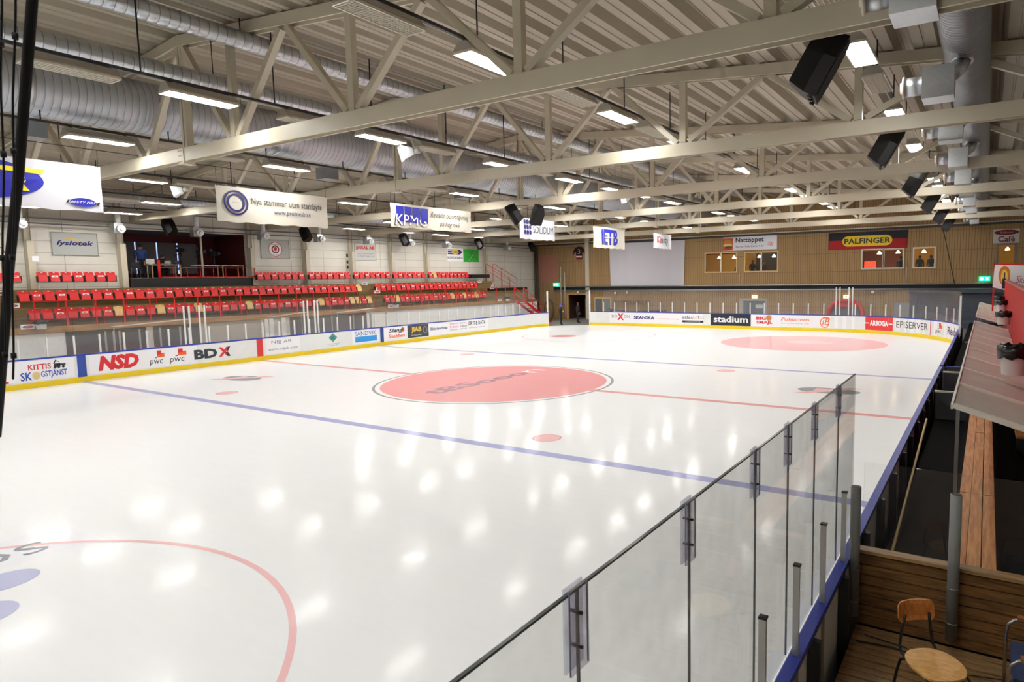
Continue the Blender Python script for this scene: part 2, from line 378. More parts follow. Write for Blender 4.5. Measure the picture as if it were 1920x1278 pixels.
# ------------------------------------------------------------------ boards with adverts
def bmap(sl):        # x to the right along the inner face seen from the ice, y = height
    def f(x, y, d=0.0):
        px, py, nx, ny = at(sl-x); return Vector((px+nx*d, py+ny*d, y))
    return f
def board_run(label, s0, s1, n, cap_mat=BLUE, outer=None):
    ss = [s0+(s1-s0)*i/n for i in range(n+1)]
    px, py, _, _ = at((s0+s1)/2)
    root = thing('rink_board', (px, py, 0), label, 'rink board', 'boards around the ice')
    def strip(prof):
        gg = G(); k = len(prof)
        for s in ss:
            x, y, nx, ny = at(s); gg.v += [(x+nx*d, y+ny*d, z) for d, z in prof]
        for i in range(n):
            for j in range(k): gg.f.append([i*k+j, i*k+(j+1) % k, (i+1)*k+(j+1) % k, (i+1)*k+j])
        for e in (0, n): gg.f.append([e*k+j for j in range(k)])
        gg.m = [0]*len(gg.f); gg.sm = [False]*len(gg.f)
        return gg
    build('panel', strip([(0, 0.0), (0, 1.07), (-0.04, 1.07), (-0.04, 0.0)]), BOARDW, root)
    build('kick_strip', strip([(0.014, 0.0), (0.014, 0.2), (0.001, 0.21), (0.001, 0.0)]), YELLOW, root)
    build('cap_rail', strip([(0.012, 1.07), (0.012, 1.115), (0, 1.13), (-0.085, 1.13), (-0.085, 1.07)]), cap_mat, root)
    gg = G()
    for i in range(int((s1-s0)/1.2)+1):
        x, y, nx, ny = at(min(s0+i*1.2, s1-0.05)); tx, ty = ny, -nx
        gg = G(); gg.obox((x-nx*0.09, y-ny*0.09, 0.53), (tx*0.03, ty*0.03, 0), (nx*0.045, ny*0.045, 0), (0, 0, 0.53))
        build('board_frame', gg, outer or DGREY, root)
    return root
b_end = board_run('white boards with adverts along the far end and its right corner', 37.2, 68.5, 60)
b_left = board_run('white boards with adverts along the seat side of the ice', 72.0, 114.8, 60)
b_right1 = board_run('white boards with blue cap beside the players benches, nearer stretch', 0, 20.9, 20)
b_right2 = board_run('white boards with blue cap beside the players benches, farther stretch', 21.3, 37.15, 16)
INK = M((30, 32, 40), 0.5); NAVY = M((20, 24, 110), 0.5); ORANGE = M((232, 100, 40), 0.5); LRED = M((215, 40, 48), 0.5); GREYINK = M((120, 125, 135), 0.5)
PRINTW = M((238, 238, 242), 0.35); TAN = M((222, 196, 140), 0.5); GOLD = M((230, 190, 60), 0.5)
def on(root, sl, sr): return root, bmap(sl), sl-sr
def adtext(root, s, sl, sr, z0, z1, mat, **k):
    r, mp, w = on(root, sl, sr); text(r, s, mp, 0, z0, w, z1-z0, mat, name='advert_lettering', **k)
def adpanel(root, sl, sr, z0, z1, mat, d=0.003):
    r, mp, w = on(root, sl, sr); n = max(1, int(w/0.3))
    gg = G(); gg.add([mp(w*i/n, z0, d) for i in range(n+1)]+[mp(w*i/n, z1, d) for i in range(n+1)], [(i, i+1, n+2+i, n+1+i) for i in range(n)])
    build('advert_panel', gg, mat, r)
def pwc(root, sl, w):
    r, mp, _ = on(root, sl, sl-w)
    text(r, 'pwc', mp, 0, 0.32, w*0.85, 0.27, INK, shear=0.15, name='advert_lettering')
    patch(r, rect(w*0.5, 0.68, w*0.98, 0.86), mp, ORANGE, 0.006, 'advert_mark'); patch(r, rect(w*0.5, 0.80, w*0.78, 0.98), mp, LRED, 0.008, 'advert_mark')
    patch(r, rect(w*0.35, 0.655, w*0.5, 0.685), mp, INK, 0.006, 'advert_mark')
L = b_left
for a, b in ((-12.5, -7.7), (-7.2, -3.0), (0.3, 2.2), (7.8, 17.3)): adpanel(L, sY(a), sY(b), 0.26, 1.04, PRINTW, 0.002)
adtext(L, '2', sY(-10.9), sY(-10.0), 0.4, 0.95, LRED, bold=0.02)
adpanel(L, sY(-10.9), sY(-9.75), 0.27, 0.35, LRED)
adtext(L, 'KITTIS', sY(-9.15), sY(-8.45), 0.68, 0.9, LRED, bold=0.02)
adtext(L, 'SK', sY(-9.4), sY(-9.05), 0.3, 0.62, M((40, 80, 180), 0.5), bold=0.02)
adtext(L, 'GSTJÄNST', sY(-8.78), sY(-7.95), 0.32, 0.66, M((40, 80, 180), 0.5), bold=0.02)
r_, mp_, w_ = on(L, sY(-9.05), sY(-8.8)); patch(r_, ell(0.13, 0.46, 0.125, 0.15), mp_, TAN, 0.006, 'advert_mark')
r_, mp_, w_ = on(L, sY(-8.4), sY(-7.95))           # little forestry machine drawing
for pl in (rect(0.05, 0.72, 0.25, 0.86), rect(0.2, 0.78, 0.42, 0.84), [(0.02, 0.86), (0.1, 1.0), (0.14, 1.0), (0.07, 0.86)], [(0.1, 1.0), (0.22, 0.92), (0.22, 0.9), (0.1, 0.97)]):
    patch(r_, pl, mp_, INK, 0.006, 'advert_mark')
for k in (0.08, 0.2, 0.34): patch(r_, ell(k, 0.72, 0.05, 0.055, 12), mp_, INK, 0.008, 'advert_mark')
adpanel(L, sY(-7.6), sY(-7.3), 0.2, 1.07, M((45, 75, 160), 0.45))
adtext(L, 'NSD', sY(-6.9), sY(-5.4), 0.36, 0.98, LRED, shear=0.2, bold=0.06)
pwc(L, sY(-5.0), 0.62); pwc(L, sY(-4.2), 0.74)
adtext(L, 'BD', sY(-3.15), sY(-2.1), 0.4, 0.84, M((48, 54, 62), 0.5), bold=0.05)
adtext(L, 'X', sY(-2.05), sY(-1.5), 0.4, 0.86, LRED, bold=0.05)
r_, mp_, w_ = on(L, sY(-2.05), sY(-1.5)); patch(r_, [(0.38, 0.66), (0.47, 0.86), (0.57, 0.86), (0.45, 0.64)], mp_, INK, 0.008, 'advert_mark'); patch(r_, [(0.33, 0.6), (0.44, 0.62), (0.57, 0.4), (0.45, 0.4)], mp_, INK, 0.008, 'advert_mark')
adpanel(L, sY(-0.16), sY(0.16), 0.2, 1.07, M((214, 50, 52), 0.45))
adtext(L, 'NIJJ AB', sY(0.62), sY(1.72), 0.72, 0.93, GREYINK); adtext(L, 'www.nijjab.com', sY(0.42), sY(2.08), 0.38, 0.56, GREYINK)
r_, mp_, w_ = on(L, sY(3.9), sY(4.55)); patch(r_, [(0.05, 0.78), (0.33, 0.52), (0.6, 0.78), (0.33, 1.03)], mp_, M((70, 150, 140), 0.5), 0.006, 'advert_mark')
text(r_, 'GK', mp_, 0.17, 0.68, 0.32, 0.2, M((25, 90, 95), 0.5), bold=0.03, d=0.009, name='advert_lettering')
adtext(L, 'Gunnar Karlsson', sY(3.85), sY(4.65), 0.42, 0.48, GREYINK); adtext(L, 'Sverige AB', sY(3.98), sY(4.5), 0.33, 0.39, GREYINK)
adpanel(L, sY(5.5), sY(7.4), 0.26, 1.04, PRINTW)
adtext(L, 'SANDVIK', sY(5.68), sY(7.22), 0.72, 0.98, M((35, 90, 170), 0.5)); adpanel(L, sY(5.7), sY(7.25), 0.36, 0.68, M((45, 150, 225), 0.45), 0.005)
adpanel(L, sY(7.5), sY(7.76), 0.2, 1.07, M((45, 70, 140), 0.45))
adtext(L, 'Slang', sY(8.15), sY(9.25), 0.66, 0.97, INK, shear=0.3, bold=0.02); adtext(L, 'Snabben', sY(8.1), sY(9.4), 0.4, 0.62, ORANGE, shear=0.3, bold=0.02)
r_, mp_, w_ = on(L, sY(9.1), sY(9.4)); patch(r_, ell(0.15, 0.85, 0.14, 0.14), mp_, M((150, 95, 50), 0.5), 0.006, 'advert_mark')
adpanel(L, sY(9.63), sY(11.42), 0.27, 1.06, M((62, 64, 72), 0.4), 0.005)
adtext(L, 'JIAB', sY(9.95), sY(10.8), 0.55, 0.95, GOLD, bold=0.04, d=0.009); adtext(L, 'BYGGSTÄD', sY(9.95), sY(10.8), 0.38, 0.47, PRINTW, d=0.009)
r_, mp_, w_ = on(L, sY(10.9), sY(11.35)); build('advert_mark', ring(0.22, 0.7, 0.13, 0.2, mp_, 0.009, 24, 1.2), GREYINK, r_)
adtext(L, 'Bilskydeverkstan', sY(11.6), sY(13.15), 0.55, 0.8, NAVY, bold=0.02)
adtext(L, 'Vaporum', sY(13.35), sY(14.2), 0.83, 0.95, LRED); adtext(L, 'Tolkstol', sY(13.35), sY(14.2), 0.63, 0.76, LRED); adtext(L, '0920', sY(13.4), sY(14.1), 0.45, 0.54, GREYINK)
adtext(L, 'James', sY(14.35), sY(15.0), 0.83, 0.95, INK); adtext(L, 'Tolkstol', sY(14.35), sY(15.05), 0.63, 0.76, INK); adtext(L, '070 44', sY(14.4), sY(15.0), 0.45, 0.54, GREYINK)
adtext(L, 'GR IT & DATA', sY(15.2), sY(17.0), 0.68, 0.95, INK, bold=0.02); adtext(L, 'www.grdata.se', sY(15.25), sY(16.95), 0.45, 0.56, GREYINK)
E_ = b_end
for a, b in ((66.75, 58.7), (55.0, 47.9), (45.33, 42.4), (42.2, 39.0)): adpanel(E_, a, b, 0.24, 1.05, PRINTW, 0.002)
adtext(E_, 'BO', 66.5, 66.0, 0.62, 0.88, GREYINK); adtext(E_, 'X', 66.0, 65.4, 0.45, 1.0, LRED, bold=0.04); adtext(E_, 'ON', 65.4, 64.9, 0.62, 0.88, GREYINK)
adtext(E_, 'SKANSKA', 64.5, 62.7, 0.55, 0.82, NAVY, bold=0.04)
adtext(E_, 'verkstad & montage', 62.45, 60.6, 0.57, 0.66, ORANGE)
adtext(E_, 'atlas', 60.35, 59.5, 0.66, 0.9, INK, bold=0.01); adtext(E_, 'ko', 59.47, 59.15, 0.66, 0.9, M((225, 150, 150), 0.5)); adtext(E_, 'T', 59.13, 58.95, 0.66, 0.9, INK); adtext(E_, 'an', 58.93, 58.62, 0.66, 0.85, M((205, 190, 190), 0.5))
adpanel(E_, 60.35, 58.65, 0.38, 0.54, INK, 0.005); adtext(E_, 'Gratis provsittning', 60.1, 58.9, 0.42, 0.5, PRINTW, d=0.009)
adpanel(E_, 58.08, 55.05, 0.22, 1.07, M((34, 40, 54), 0.35), 0.004); adtext(E_, 'stadium', 57.85, 55.25, 0.45, 0.92, PRINTW, bold=0.03, d=0.009)
adtext(E_, 'BIG', 54.65, 53.95, 0.68, 0.93, LRED, bold=0.04); adtext(E_, 'SMAJL', 54.65, 53.5, 0.36, 0.62, LRED, bold=0.04)
r_, mp_, w_ = on(E_, 53.95, 53.5); patch(r_, ell(0.2, 0.84, 0.2, 0.2), mp_, M((205, 130, 60), 0.5), 0.006, 'advert_mark')
adtext(E_, 'Pohjanens', 52.9, 50.95, 0.6, 0.88, ORANGE, shear=0.25, bold=0.01); adtext(E_, 'ENTREPRENAD AB', 52.9, 51.0, 0.45, 0.53, M((225, 160, 130), 0.5))
r_, mp_, w_ = on(E_, 50.3, 49.55); build('advert_mark', ring(0.35, 0.6, 0.26, 0.31, mp_, 0.006, 28, 1.15), ORANGE, r_)
text(r_, 'iB', mp_, 0.18, 0.42, 0.5, 0.52, ORANGE, shear=0.25, d=0.008, name='advert_lettering')
adpanel(E_, 47.4, 45.4, 0.22, 1.07, M((225, 55, 55), 0.4), 0.004); adtext(E_, 'ARBOGA', 47.0, 45.75, 0.5, 0.85, PRINTW, bold=0.05, d=0.01)
adpanel(E_, 47.35, 47.05, 0.63, 0.69, PRINTW, 0.009); adpanel(E_, 45.7, 45.43, 0.63, 0.69, PRINTW, 0.009)
adtext(E_, 'EPiSERVER', 45.15, 42.65, 0.48, 0.88, INK)
adpanel(E_, 42.42, 42.36, 0.2, 1.06, LRED, 0.005)
pwc(E_, 41.9, 0.75); adtext(E_, 'Reebok', 40.5, 38.4, 0.42, 0.88, M((70, 50, 95), 0.5), bold=0.02)
# gate posts
for s, lab in ((72.0, 'white post at the left edge of the open gate to the ice'), (68.5, 'white post at the right edge of the open gate to the ice')):
    x, y, nx, ny = at(s); gg = G(); gg.box(x-0.06-nx*0.1, x+0.06-nx*.1, y-0.06-ny*.1, y+0.06-ny*.1, 0, 1.16); gg.box(x-0.05-nx*.1, x+.05-nx*.1, y-.05-ny*.1, y+.05-ny*.1, 1.16, 2.85)
    build('gate_post', gg, WHITE, label=lab, cat='post')

# ------------------------------------------------------------------ stanchions and glass panes
def stanchion(s, top, label, group, off=-0.07, z0=0.9):
    x, y, nx, ny = at(s); tx, ty = ny, -nx; gg = G()
    gg.obox((x+nx*off, y+ny*off, (z0+top)/2), (tx*0.03, ty*0.03, 0), (nx*0.028, ny*0.028, 0), (0, 0, (top-z0)/2))
    gg.obox((x+nx*off, y+ny*off, top+0.004), (tx*0.034, ty*0.034, 0), (nx*0.032, ny*0.032, 0), (0, 0, 0.008))
    return build('stanchion', gg, WHITE, label=label, cat='post', group=group)
def pane(s0, s1, z1, label, group, mat=GLASS, off=-0.02):
    n = 4; gg = G(); k = []
    for i in range(n+1):
        x, y, nx, ny = at(s0+(s1-s0)*i/n); k.append([(x+nx*d, y+ny*d, z) for d, z in ((off, 1.13), (off, z1), (off-0.012, z1), (off-0.012, 1.13))])
    gg.v = [v for q in k for v in q]
    for i in range(n):
        for j in range(4): gg.f.append([i*4+j, i*4+(j+1) % 4, (i+1)*4+(j+1) % 4, (i+1)*4+j])
    gg.f += [[0, 1, 2, 3], [n*4+j for j in range(4)]]; gg.m = [0]*len(gg.f); gg.sm = [False]*len(gg.f)
    return build('glass_pane', gg, mat, label=label, cat='glass pane', group=group)
i = 0; y = -10.23
while y < 21.6:
    i += 1
    stanchion(sY(y), 1.87, 'short white glass post on the seat side boards, %s from the near end' % nth(i), 'short posts on the seat side boards')
    if not (-3.6 < y < -2.4 or 2.4 < y < 3.5) or True:
        pane(sY(y+0.86), sY(y+0.01), 2.83, 'clear shield pane on the seat side boards, %s from the near end' % nth(i), 'shield panes on the seat side')
    y += 0.873
for k, y in enumerate((-3.42, -3.19, -2.75, -2.51, 2.59, 2.81, 3.23, 3.42)):
    stanchion(sY(y), 2.86, 'tall white post by the player boxes on the seat side, %s from the left' % nth(k+1), 'tall posts on the seat side boards')
i = 0; s = 67.3
while s > 38.0:
    i += 1
    stanchion(s, 1.87, 'short white glass post on the far end boards, %s from the gate' % nth(i), 'short posts on the far end boards')
    pane(s-1.0, s-0.01, 2.83, 'clear shield pane on the far end boards, %s from the gate' % nth(i), 'shield panes on the far end')
    s -= 1.015
for k, s in enumerate((49.27, 49.02, 48.45, 48.2)):
    stanchion(s, 2.95, 'tall white post before the red arch at the far end, %s from the left' % nth(k+1), 'tall posts on the far end boards')
for k, (s, lab) in enumerate(((34.1, 'tall white post at the right far corner, nearest the ice edge bend'), (33.2, 'tall white post at the right far corner, second from the bend'))):
    stanchion(s, 2.75, lab, 'tall posts at the right far corner', off=-0.1)
# near glass on the right board
SE = [-11.6, -12.46, -13.42, -14.23, -14.97, -15.97, -16.92, -17.9]
EDGE = M((70, 78, 80), 0.2)
for k in range(7):
    y0, y1 = SE[k], SE[k+1]+0.006
    root = thing('glass_pane', (XR-.02, (y0+y1)/2, 1.13), 'scratched near shield pane on the right boards, %s from its far end' % nth(k+1), 'glass pane', 'near shield panes on the right boards')
    gg = G(); gg.box(XR-0.026, XR-0.014, y1, y0, 1.13, 2.8); build('glass_sheet', gg, GLASS_NEAR, root)
    gg = G(); gg.box(XR-0.027, XR-0.013, y1, y0, 2.795, 2.803); gg.box(XR-0.0265, XR-0.0135, y1, y1+0.004, 1.13, 2.8); build('edge', gg, EDGE, root)
CLIP = glass_mat('clear_plastic', 0.16, (0.88, 0.88, 0.94))
for k, y in enumerate(SE[1:]):
    root = thing('pane_clip', (XR-.02, y, 2.5), 'clear plastic clip joining the near shield panes, %s from the far end' % nth(k+1), 'clip', 'clips on the near shield panes')
    gg = G()
    for sgn in (-1, 1): gg.box(XR-.02+sgn*0.012-0.004, XR-.02+sgn*.012+.004, y-0.055, y+0.055, 2.52, 2.815)
    build('clip_plate', gg, CLIP, root)
    gg = G(); gg.box(XR-.012, XR-.008, y-.057, y-.052, 2.52, 2.815); gg.box(XR-.012, XR-.008, y+.052, y+.057, 2.52, 2.815); build('clip_edge', gg, M((140, 140, 165), 0.3), root)
    for z in (2.6, 2.72):
        gg = G(); gg.tube([(XR-.045, y, z), (XR+.005, y, z)], 0.006, 6); build('screw', gg, DGREY, root)
ALU = M((178, 176, 170), 0.35, 0.7)
for k, y in enumerate((-12.41, -13.31, -14.18, -14.99, -15.9)):
    root = thing('stanchion', (XR+.02, y, 0.35), 'aluminium glass post behind the near shield panes, %s from the far end' % nth(k+1), 'post', 'aluminium posts behind the near shield panes')
    gg = G(); gg.box(XR+.02, XR+.06, y-.02, y+.02, 0.35, 1.79); gg.box(XR+.06, XR+.066, y-.022, y-.012, 0.35, 1.79); build('profile', gg, ALU, root)
    gg = G(); gg.box(XR+.018, XR+.068, y-.023, y+.023, 1.79, 1.803); build('end_cap', gg, BLACK, root)
    for sy in (-1, 1):
        gg = G(); gg.tube([(XR+.04, y+sy*.019, 1.0), (XR+.04, y+sy*.034, 1.0)], 0.01, 6); build('bolt', gg, STEEL, root)

# ------------------------------------------------------------------ roof trusses
def chord(g, pts, w, h):
    """H-beam lying on its side: two upright flanges joined by a level web"""
    for (x0, z0), (x1, z1), y in pts:
        for sg in (-1, 1): g.bar((x0, y+sg*(w/2-0.02), z0+h/2), (x1, y+sg*(w/2-0.02), z1+h/2), 0.04, h)
        g.bar((x0, y, z0+h/2), (x1, y, z1+h/2), w-0.06, 0.04)
ZB = 7.05
for k, y in enumerate(TRUSS_Y):
    root = thing('roof_truss', (-2.2, y, ZB), 'cream steel roof truss across the hall, %s from the camera' % nth(k+1), 'roof truss', 'roof trusses')
    gg = G(); chord(gg, [((WX+.05, ZB+.02), (-2.2, ZB+.02), y), ((-2.2, ZB+.02), (RX-.05, ZB-.03), y)], 0.26, 0.33); build('bottom_chord', gg, CREAM, root)
    gg = G(); chord(gg, [((WX+.05, roof(WX+.05)-0.28), (-2.2, roof(-2.2)-.28), y), ((-2.2, roof(-2.2)-.28), (RX-.05, roof(RX)-.28), y)], 0.24, 0.26); build('top_chord', gg, CREAM, root)
    gg = G(); gg.box(-2.45, -2.2, y-.15, y+.15, ZB-.06, ZB+.34)
    for bx in (-2.4, -2.3):
        for bz in (ZB, ZB+.15, ZB+.28): gg.tube([(bx, y-.17, bz), (bx, y-.15, bz)], 0.015, 6)
    build('splice_plate', gg, CREAM, root)
    nodes = [4.4*i for i in range(-4, 5)]
    for x in nodes:
        if abs(x+4.4) > 0.1:
            gg = G(); gg.box(x-.09, x+.09, y-.07, y+.07, ZB+.34, roof(x)-.28); build('vertical_strut', gg, CREAM, root)
        for dx in (-2.2, 2.2):
            xe = x+dx
            gg = G(); s_ = 0.18 if dx < 0 else -0.18
            gg.bar((x-s_*0.9, y, ZB+.36), (xe+s_*0.6, y, roof(xe)-.3), 0.14, 0.15, (0, 1, 0)); build('diagonal_strut', gg, CREAM, root)
    gg = G()
    for s_ in (-1, 1): gg.box(-2.2+s_*.07-.045, -2.2+s_*.07+.045, y-.09, y+.09, ZB+.34, roof(-2.2)-.28)
    build('ridge_post', gg, CREAM, root)
# edge beams on the far wall
gg = G(); gg.box(WX+.1, RX, WY-.16, WY-.003, 6.98, 7.2); build('trim_1', gg, M((60, 58, 54), 0.6), kind='structure')
gg = G(); gg.box(WX+.1, RX, WY-.2, WY-.16, 7.12, 7.2); build('trim_2', gg, CREAM, kind='structure')
gg = G(); gg.box(WX+2.3, RX, WY-.10, WY-.003, 2.72, 3.03); build('trim_3', gg, M((30, 30, 32), 0.6), kind='structure')
gg = G()
for z in (2.7, 3.06): gg.tube([(WX+2.4, WY-.27, z), (RX-.3, WY-.27, z)], 0.055, 8)
build('pipe_run', gg, GALV, label='pair of grey pipes along the far wall above the boards', cat='pipes')

# ------------------------------------------------------------------ ducts
SEAM = M((138, 142, 146), .5, .5)
def duct(name, x, z, r, y0, y1, label, n=28, rib=0.16, mat=DUCT, joints=()):
    root = thing(name, (x, y0, z), label, 'duct', 'ventilation ducts')
    gg = G(); m = int((y1-y0)/rib); pts = []; rs = []
    for i in range(m+1):
        y = y0+(y1-y0)*i/m; pts += [(x, y, z), (x, y+rib*.12, z), (x, y+rib*.82, z), (x, y+rib*.92, z)]; rs += [r-.006, r+0.006, r+0.006, r-.006]
    gg.tube(pts, r, n, 0, True, rs)
    for q in range(len(pts)-1):
        if q % 4 == 3: gg.m[q*n:(q+1)*n] = [1]*n
    build('tube', gg, [mat, SEAM], root)
    for y in joints:
        gg = G(); gg.tube([(x, y-.06, z), (x, y+.06, z)], r+.025, n); build('joint_band', gg, GALV, root)
    gg = G(); y = y0+2.0
    while y < y1:
        gg = G(); gg.tube([(x, y, z+r), (x, y, roof(x)+.02)], 0.012, 5); y += 4.0
        build('hanger', gg, BLACK, root)
    return root
BIG = duct('air_duct', -4.4, 8.75, 0.7, -16.5, 32.55, 'huge silver spiral air duct through the roof trusses', 36, 0.17, DUCT, (-12, -5.5, 1.5, 8.5, 15.5, 22.5))
duct('air_duct', 0.8, 9.5, 0.2, -15.5, 30.5, 'thin silver spiral duct just under the roof ridge, upper of the slim pair', 16, 0.2, GALV)
duct('air_duct', -0.45, 8.72, 0.2, -15.5, 30.5, 'thin silver spiral duct inside the trusses, lower of the slim pair', 16, 0.2, GALV)
RD = duct('air_duct', 15.4, 8.15, 0.4, -14.5, 32.5, 'grey spiral duct over the players benches carrying air boxes', 28, 0.14, M((150, 154, 158), 0.4, 0.7, noise=.1, scale=4))
duct('air_duct', -17.0, 7.75, 0.28, -9.0, 32.0, 'silver spiral duct above the seats near the left wall', 18, 0.2, DUCT)
def outlet_right(y, i):
    root = thing('air_outlet', (15.0, y, 7.0), 'galvanised air box with round nozzle below the right duct, %s from the camera' % nth(i), 'air outlet', 'air boxes below the right duct')
    gg = G(); gg.box(14.75, 15.27, y-.28, y+.28, 7.0, 7.56); build('box', gg, GALV, root)
    gg = G(); gg.tube([(15.36, y+.42, 7.76), (15.3, y+.33, 7.6), (15.15, y+.22, 7.45)], 0.15, 14); gg.tube([(15.36, y+.40, 7.72), (15.36, y+.42, 7.80)], 0.19, 14); build('branch_pipe', gg, GALV, root)
    gg = G(); gg.tube([(14.76, y, 7.3), (14.46, y, 7.3)], 0.17, 18); build('nozzle', gg, GALV, root)
    gg = G(); gg.lathe([(0.17, 14.46), (0.2, 14.44), (0.2, 14.41), (0.11, 14.41), (0.10, 14.37), (0.001, 14.36)], (0, y, 7.3), 18, 0, 'x'); build('nozzle_rim', gg, M((225, 215, 200), .4), root)
for i in range(10): outlet_right(-9.35+4.55*i, i+1)
def outlet_left(y, i):
    root = thing('air_outlet', (-20.8, y, 6.4), 'air box with white round nozzle above the top seat row, %s from the left' % nth(i), 'air outlet', 'air boxes along the seat side wall')
    gg = G(); gg.box(-21.35, -20.95, y-.2, y+.2, 6.42, 6.92); build('box', gg, GALV, root)
    gg = G(); gg.tube([(-21.1, y+.05, 6.9), (-21.1, y+.05, 7.5)], 0.12, 12); build('feed_pipe', gg, WHITE, root)
    gg = G(); gg.bar((-21.99, y-.1, 6.86), (-21.34, y-.1, 6.86), .04); build('wall_bracket', gg, STEEL, root)
    gg = G(); gg.tube([(-20.96, y+.03, 6.66), (-20.7, y+.03, 6.62)], 0.16, 16, rs=[.13, .18]); gg.tube([(-20.7, y+.03, 6.62), (-20.62, y+.03, 6.61)], .08, 12, rs=[.1, .05]); build('nozzle', gg, WHITE, root)
for i, y in enumerate((-7.1, -3.25, .5, 4.31, 8.1, 11.98, 15.79, 19.65, 23.53, 27.25)): outlet_left(y, i+1)
i = 0
for y in (-11.7, -3.0, 4.2, 11.3, 15.4, 18.4, 21.7, 24.8):
    i += 1
    root = thing('air_outlet', (-5.0, y, 7.6), 'grey sheet metal box under the huge duct, %s from the camera' % nth(i), 'air outlet', 'air boxes under the huge duct')
    gg = G(); gg.box(-5.3, -4.75, y-.28, y+.28, 7.6, 8.02); build('box', gg, M((150, 156, 158), .45, .5), root)
    gg = G(); gg.tube([(-5.0, y, 8.0), (-4.8, y, 8.25)], 0.14, 12); build('branch_pipe', gg, GALV, root)
    gg = G(); gg.tube([(-5.31, y, 7.8), (-5.45, y, 7.8)], 0.13, 14); build('nozzle', gg, WHITE, root)

# ------------------------------------------------------------------ lamps
HOUS = M((176, 170, 158), 0.45, 0.2); GRID = M((215, 210, 196), 0.35, 0.3); LIT = emit((255, 252, 247), LAMP); UNLIT = M((205, 200, 186), 0.3)
def lamp_proto(lit):
    root = thing('strip_lamp', (0, 0, 0), 'x', 'lamp')
    L_, w, h = 0.74, 0.22, 0.2
    gg = G(); pr = [(-w, 0.0), (-w, .06), (-.1, h), (.1, h), (w, .06), (w, 0)]
    vs = [(x, -L_, z) for x, z in pr]+[(x, L_, z) for x, z in pr]
    gg.add(vs, [(i, i+1, 7+i, 6+i) for i in range(5)]+[(0, 1, 2, 3, 4, 5), (6, 7, 8, 9, 10, 11)]); build('housing', gg, HOUS, root)
    gg = G(); gg.box(-w+.02, w-.02, -L_+.02, L_-.02, 0.012, 0.02); build('diffuser' if lit else 'reflector', gg, LIT if lit else UNLIT, root)
    gg = G()
    for sx in (-1, 1): gg.box(sx*w-.012, sx*w+.012, -L_, L_, -.012, .03)
    for sy in (-1, 1): gg.box(-w, w, sy*L_-.012, sy*L_+.012, -.012, .03)
    if not lit:
        for i in range(1, 24): gg.box(-w, w, -L_+i*L_/12-.004, -L_+i*L_/12+.004, -.01, .012)
        for i in range(-2, 3): gg.box(i*.075-.004, i*.075+.004, -L_, L_, -.01, .012)
    build('frame', gg, GRID, root)
    gg = G()
    for sy in (-1, 1): gg.tube([(0, sy*.6, h), (0, sy*.6, h+.04)], 0.03, 6)
    build('bracket', gg, BLACK, root)
    return root
PL, PU = lamp_proto(True), lamp_proto(False); used = {True: False, False: False}
def place_lamp(x, y, z, lit, label, group):
    p = PL if lit else PU
    o = p if not used[lit] else copy_tree(p); used[lit] = True
    o.location = (x, y, z); tag(o, label, 'lamp', group)
def rail(x, z, y0, y1, label):
    root = thing('lamp_rail', (x, y0, z), label, 'lamp rail', 'rails carrying the strip lamps')
    gg = G(); gg.box(x-.035, x+.035, y0, y1, z+.24, z+.30); build('channel', gg, M((58, 60, 62), .5), root)
    gg = G(); y = y0+1.1
    while y < y1:
        gg = G(); gg.tube([(x, y, z+.3), (x, y, 8.13 if abs(x+4) < .1 else roof(x)+.02)], 0.016, 6); y += 2.9
        build('hanger_rod', gg, BLACK, root)
ROWS = {  # x, z, lit ys, unlit ys, description
 'a': (7.5, 8.0, (-8.6, -3.45, 0.75, 6.9, 10.4, 14.2, 17.2, 21.4, 24.2, 28.4), (-11.2, -5.6, -1.3, 3.4, 12.3, 15.8), 'over the right half'),
 'b': (1.05, 7.85, (-10.65, -5.7, -0.4, 4.0, 7.6, 10.4, 14.2, 17.0, 21.3, 24.1, 28.3), (-13.0, -8.0, -3.6, 1.8, 12.2), 'over the rink centre'),
 'r': (13.7, 7.95, (-5.2, 0.4, 5.6, 9.9, 14.3, 17.1, 21.4, 24.2, 28.3), (-7.8, -2.9, 3.0, 7.7), 'above the right boards'),
 'c': (-4.0, 7.6, (-10.6, -5.3, -0.6, 3.2, 7.3, 10.2, 14.3, 17.1, 21.3, 24.2, 28.4), (-7.6, 1.2), 'under the huge duct'),
 'd': (-11.1, 7.7, (-11.0, -6.4, -0.6, 2.9, 7.2, 10.2, 14.2, 17.0, 21.3, 24.2, 28.3), (-4.6,), 'over the left half'),
 'e': (-15.9, 7.48, (-7.0, -3.6, 0.6, 6.3, 9.8, 13.6, 17.3, 21.2, 24.6, 28.4), (-5.3, 2.6), 'over the left boards'),
 'f': (-19.5, 7.27, (-7.6, -3.6, 9.6, 13.9, 17.4, 21.4), (-5.3, 1.6, 3.5), 'over the seats'),
}
for k, (x, z, lit, un, d) in ROWS.items():
    rail(x, z, -24.5, 31.8, 'dark lamp rail holding the row of strip lamps %s' % d)
    ys = sorted([(y, True) for y in lit]+[(y, False) for y in un])
    c = {True: 0, False: 0}
    if k != 'f':
        for q, y in enumerate((-23.4, -19.4, -15.4)):  # lit lamps out of view behind the camera, added to brighten the near ice
            place_lamp(x, y, z, True, 'added unseen strip lamp %s from the near end wall, row %s' % (nth(q+1), d), 'strip lamps')
    for y, l in ys:
        c[l] += 1
        place_lamp(x, y, z, l, '%s strip lamp, %s %s one from the camera in the row %s' % ('bright' if l else 'dark', nth(c[l]), 'lit' if l else 'unlit', d), 'strip lamps')

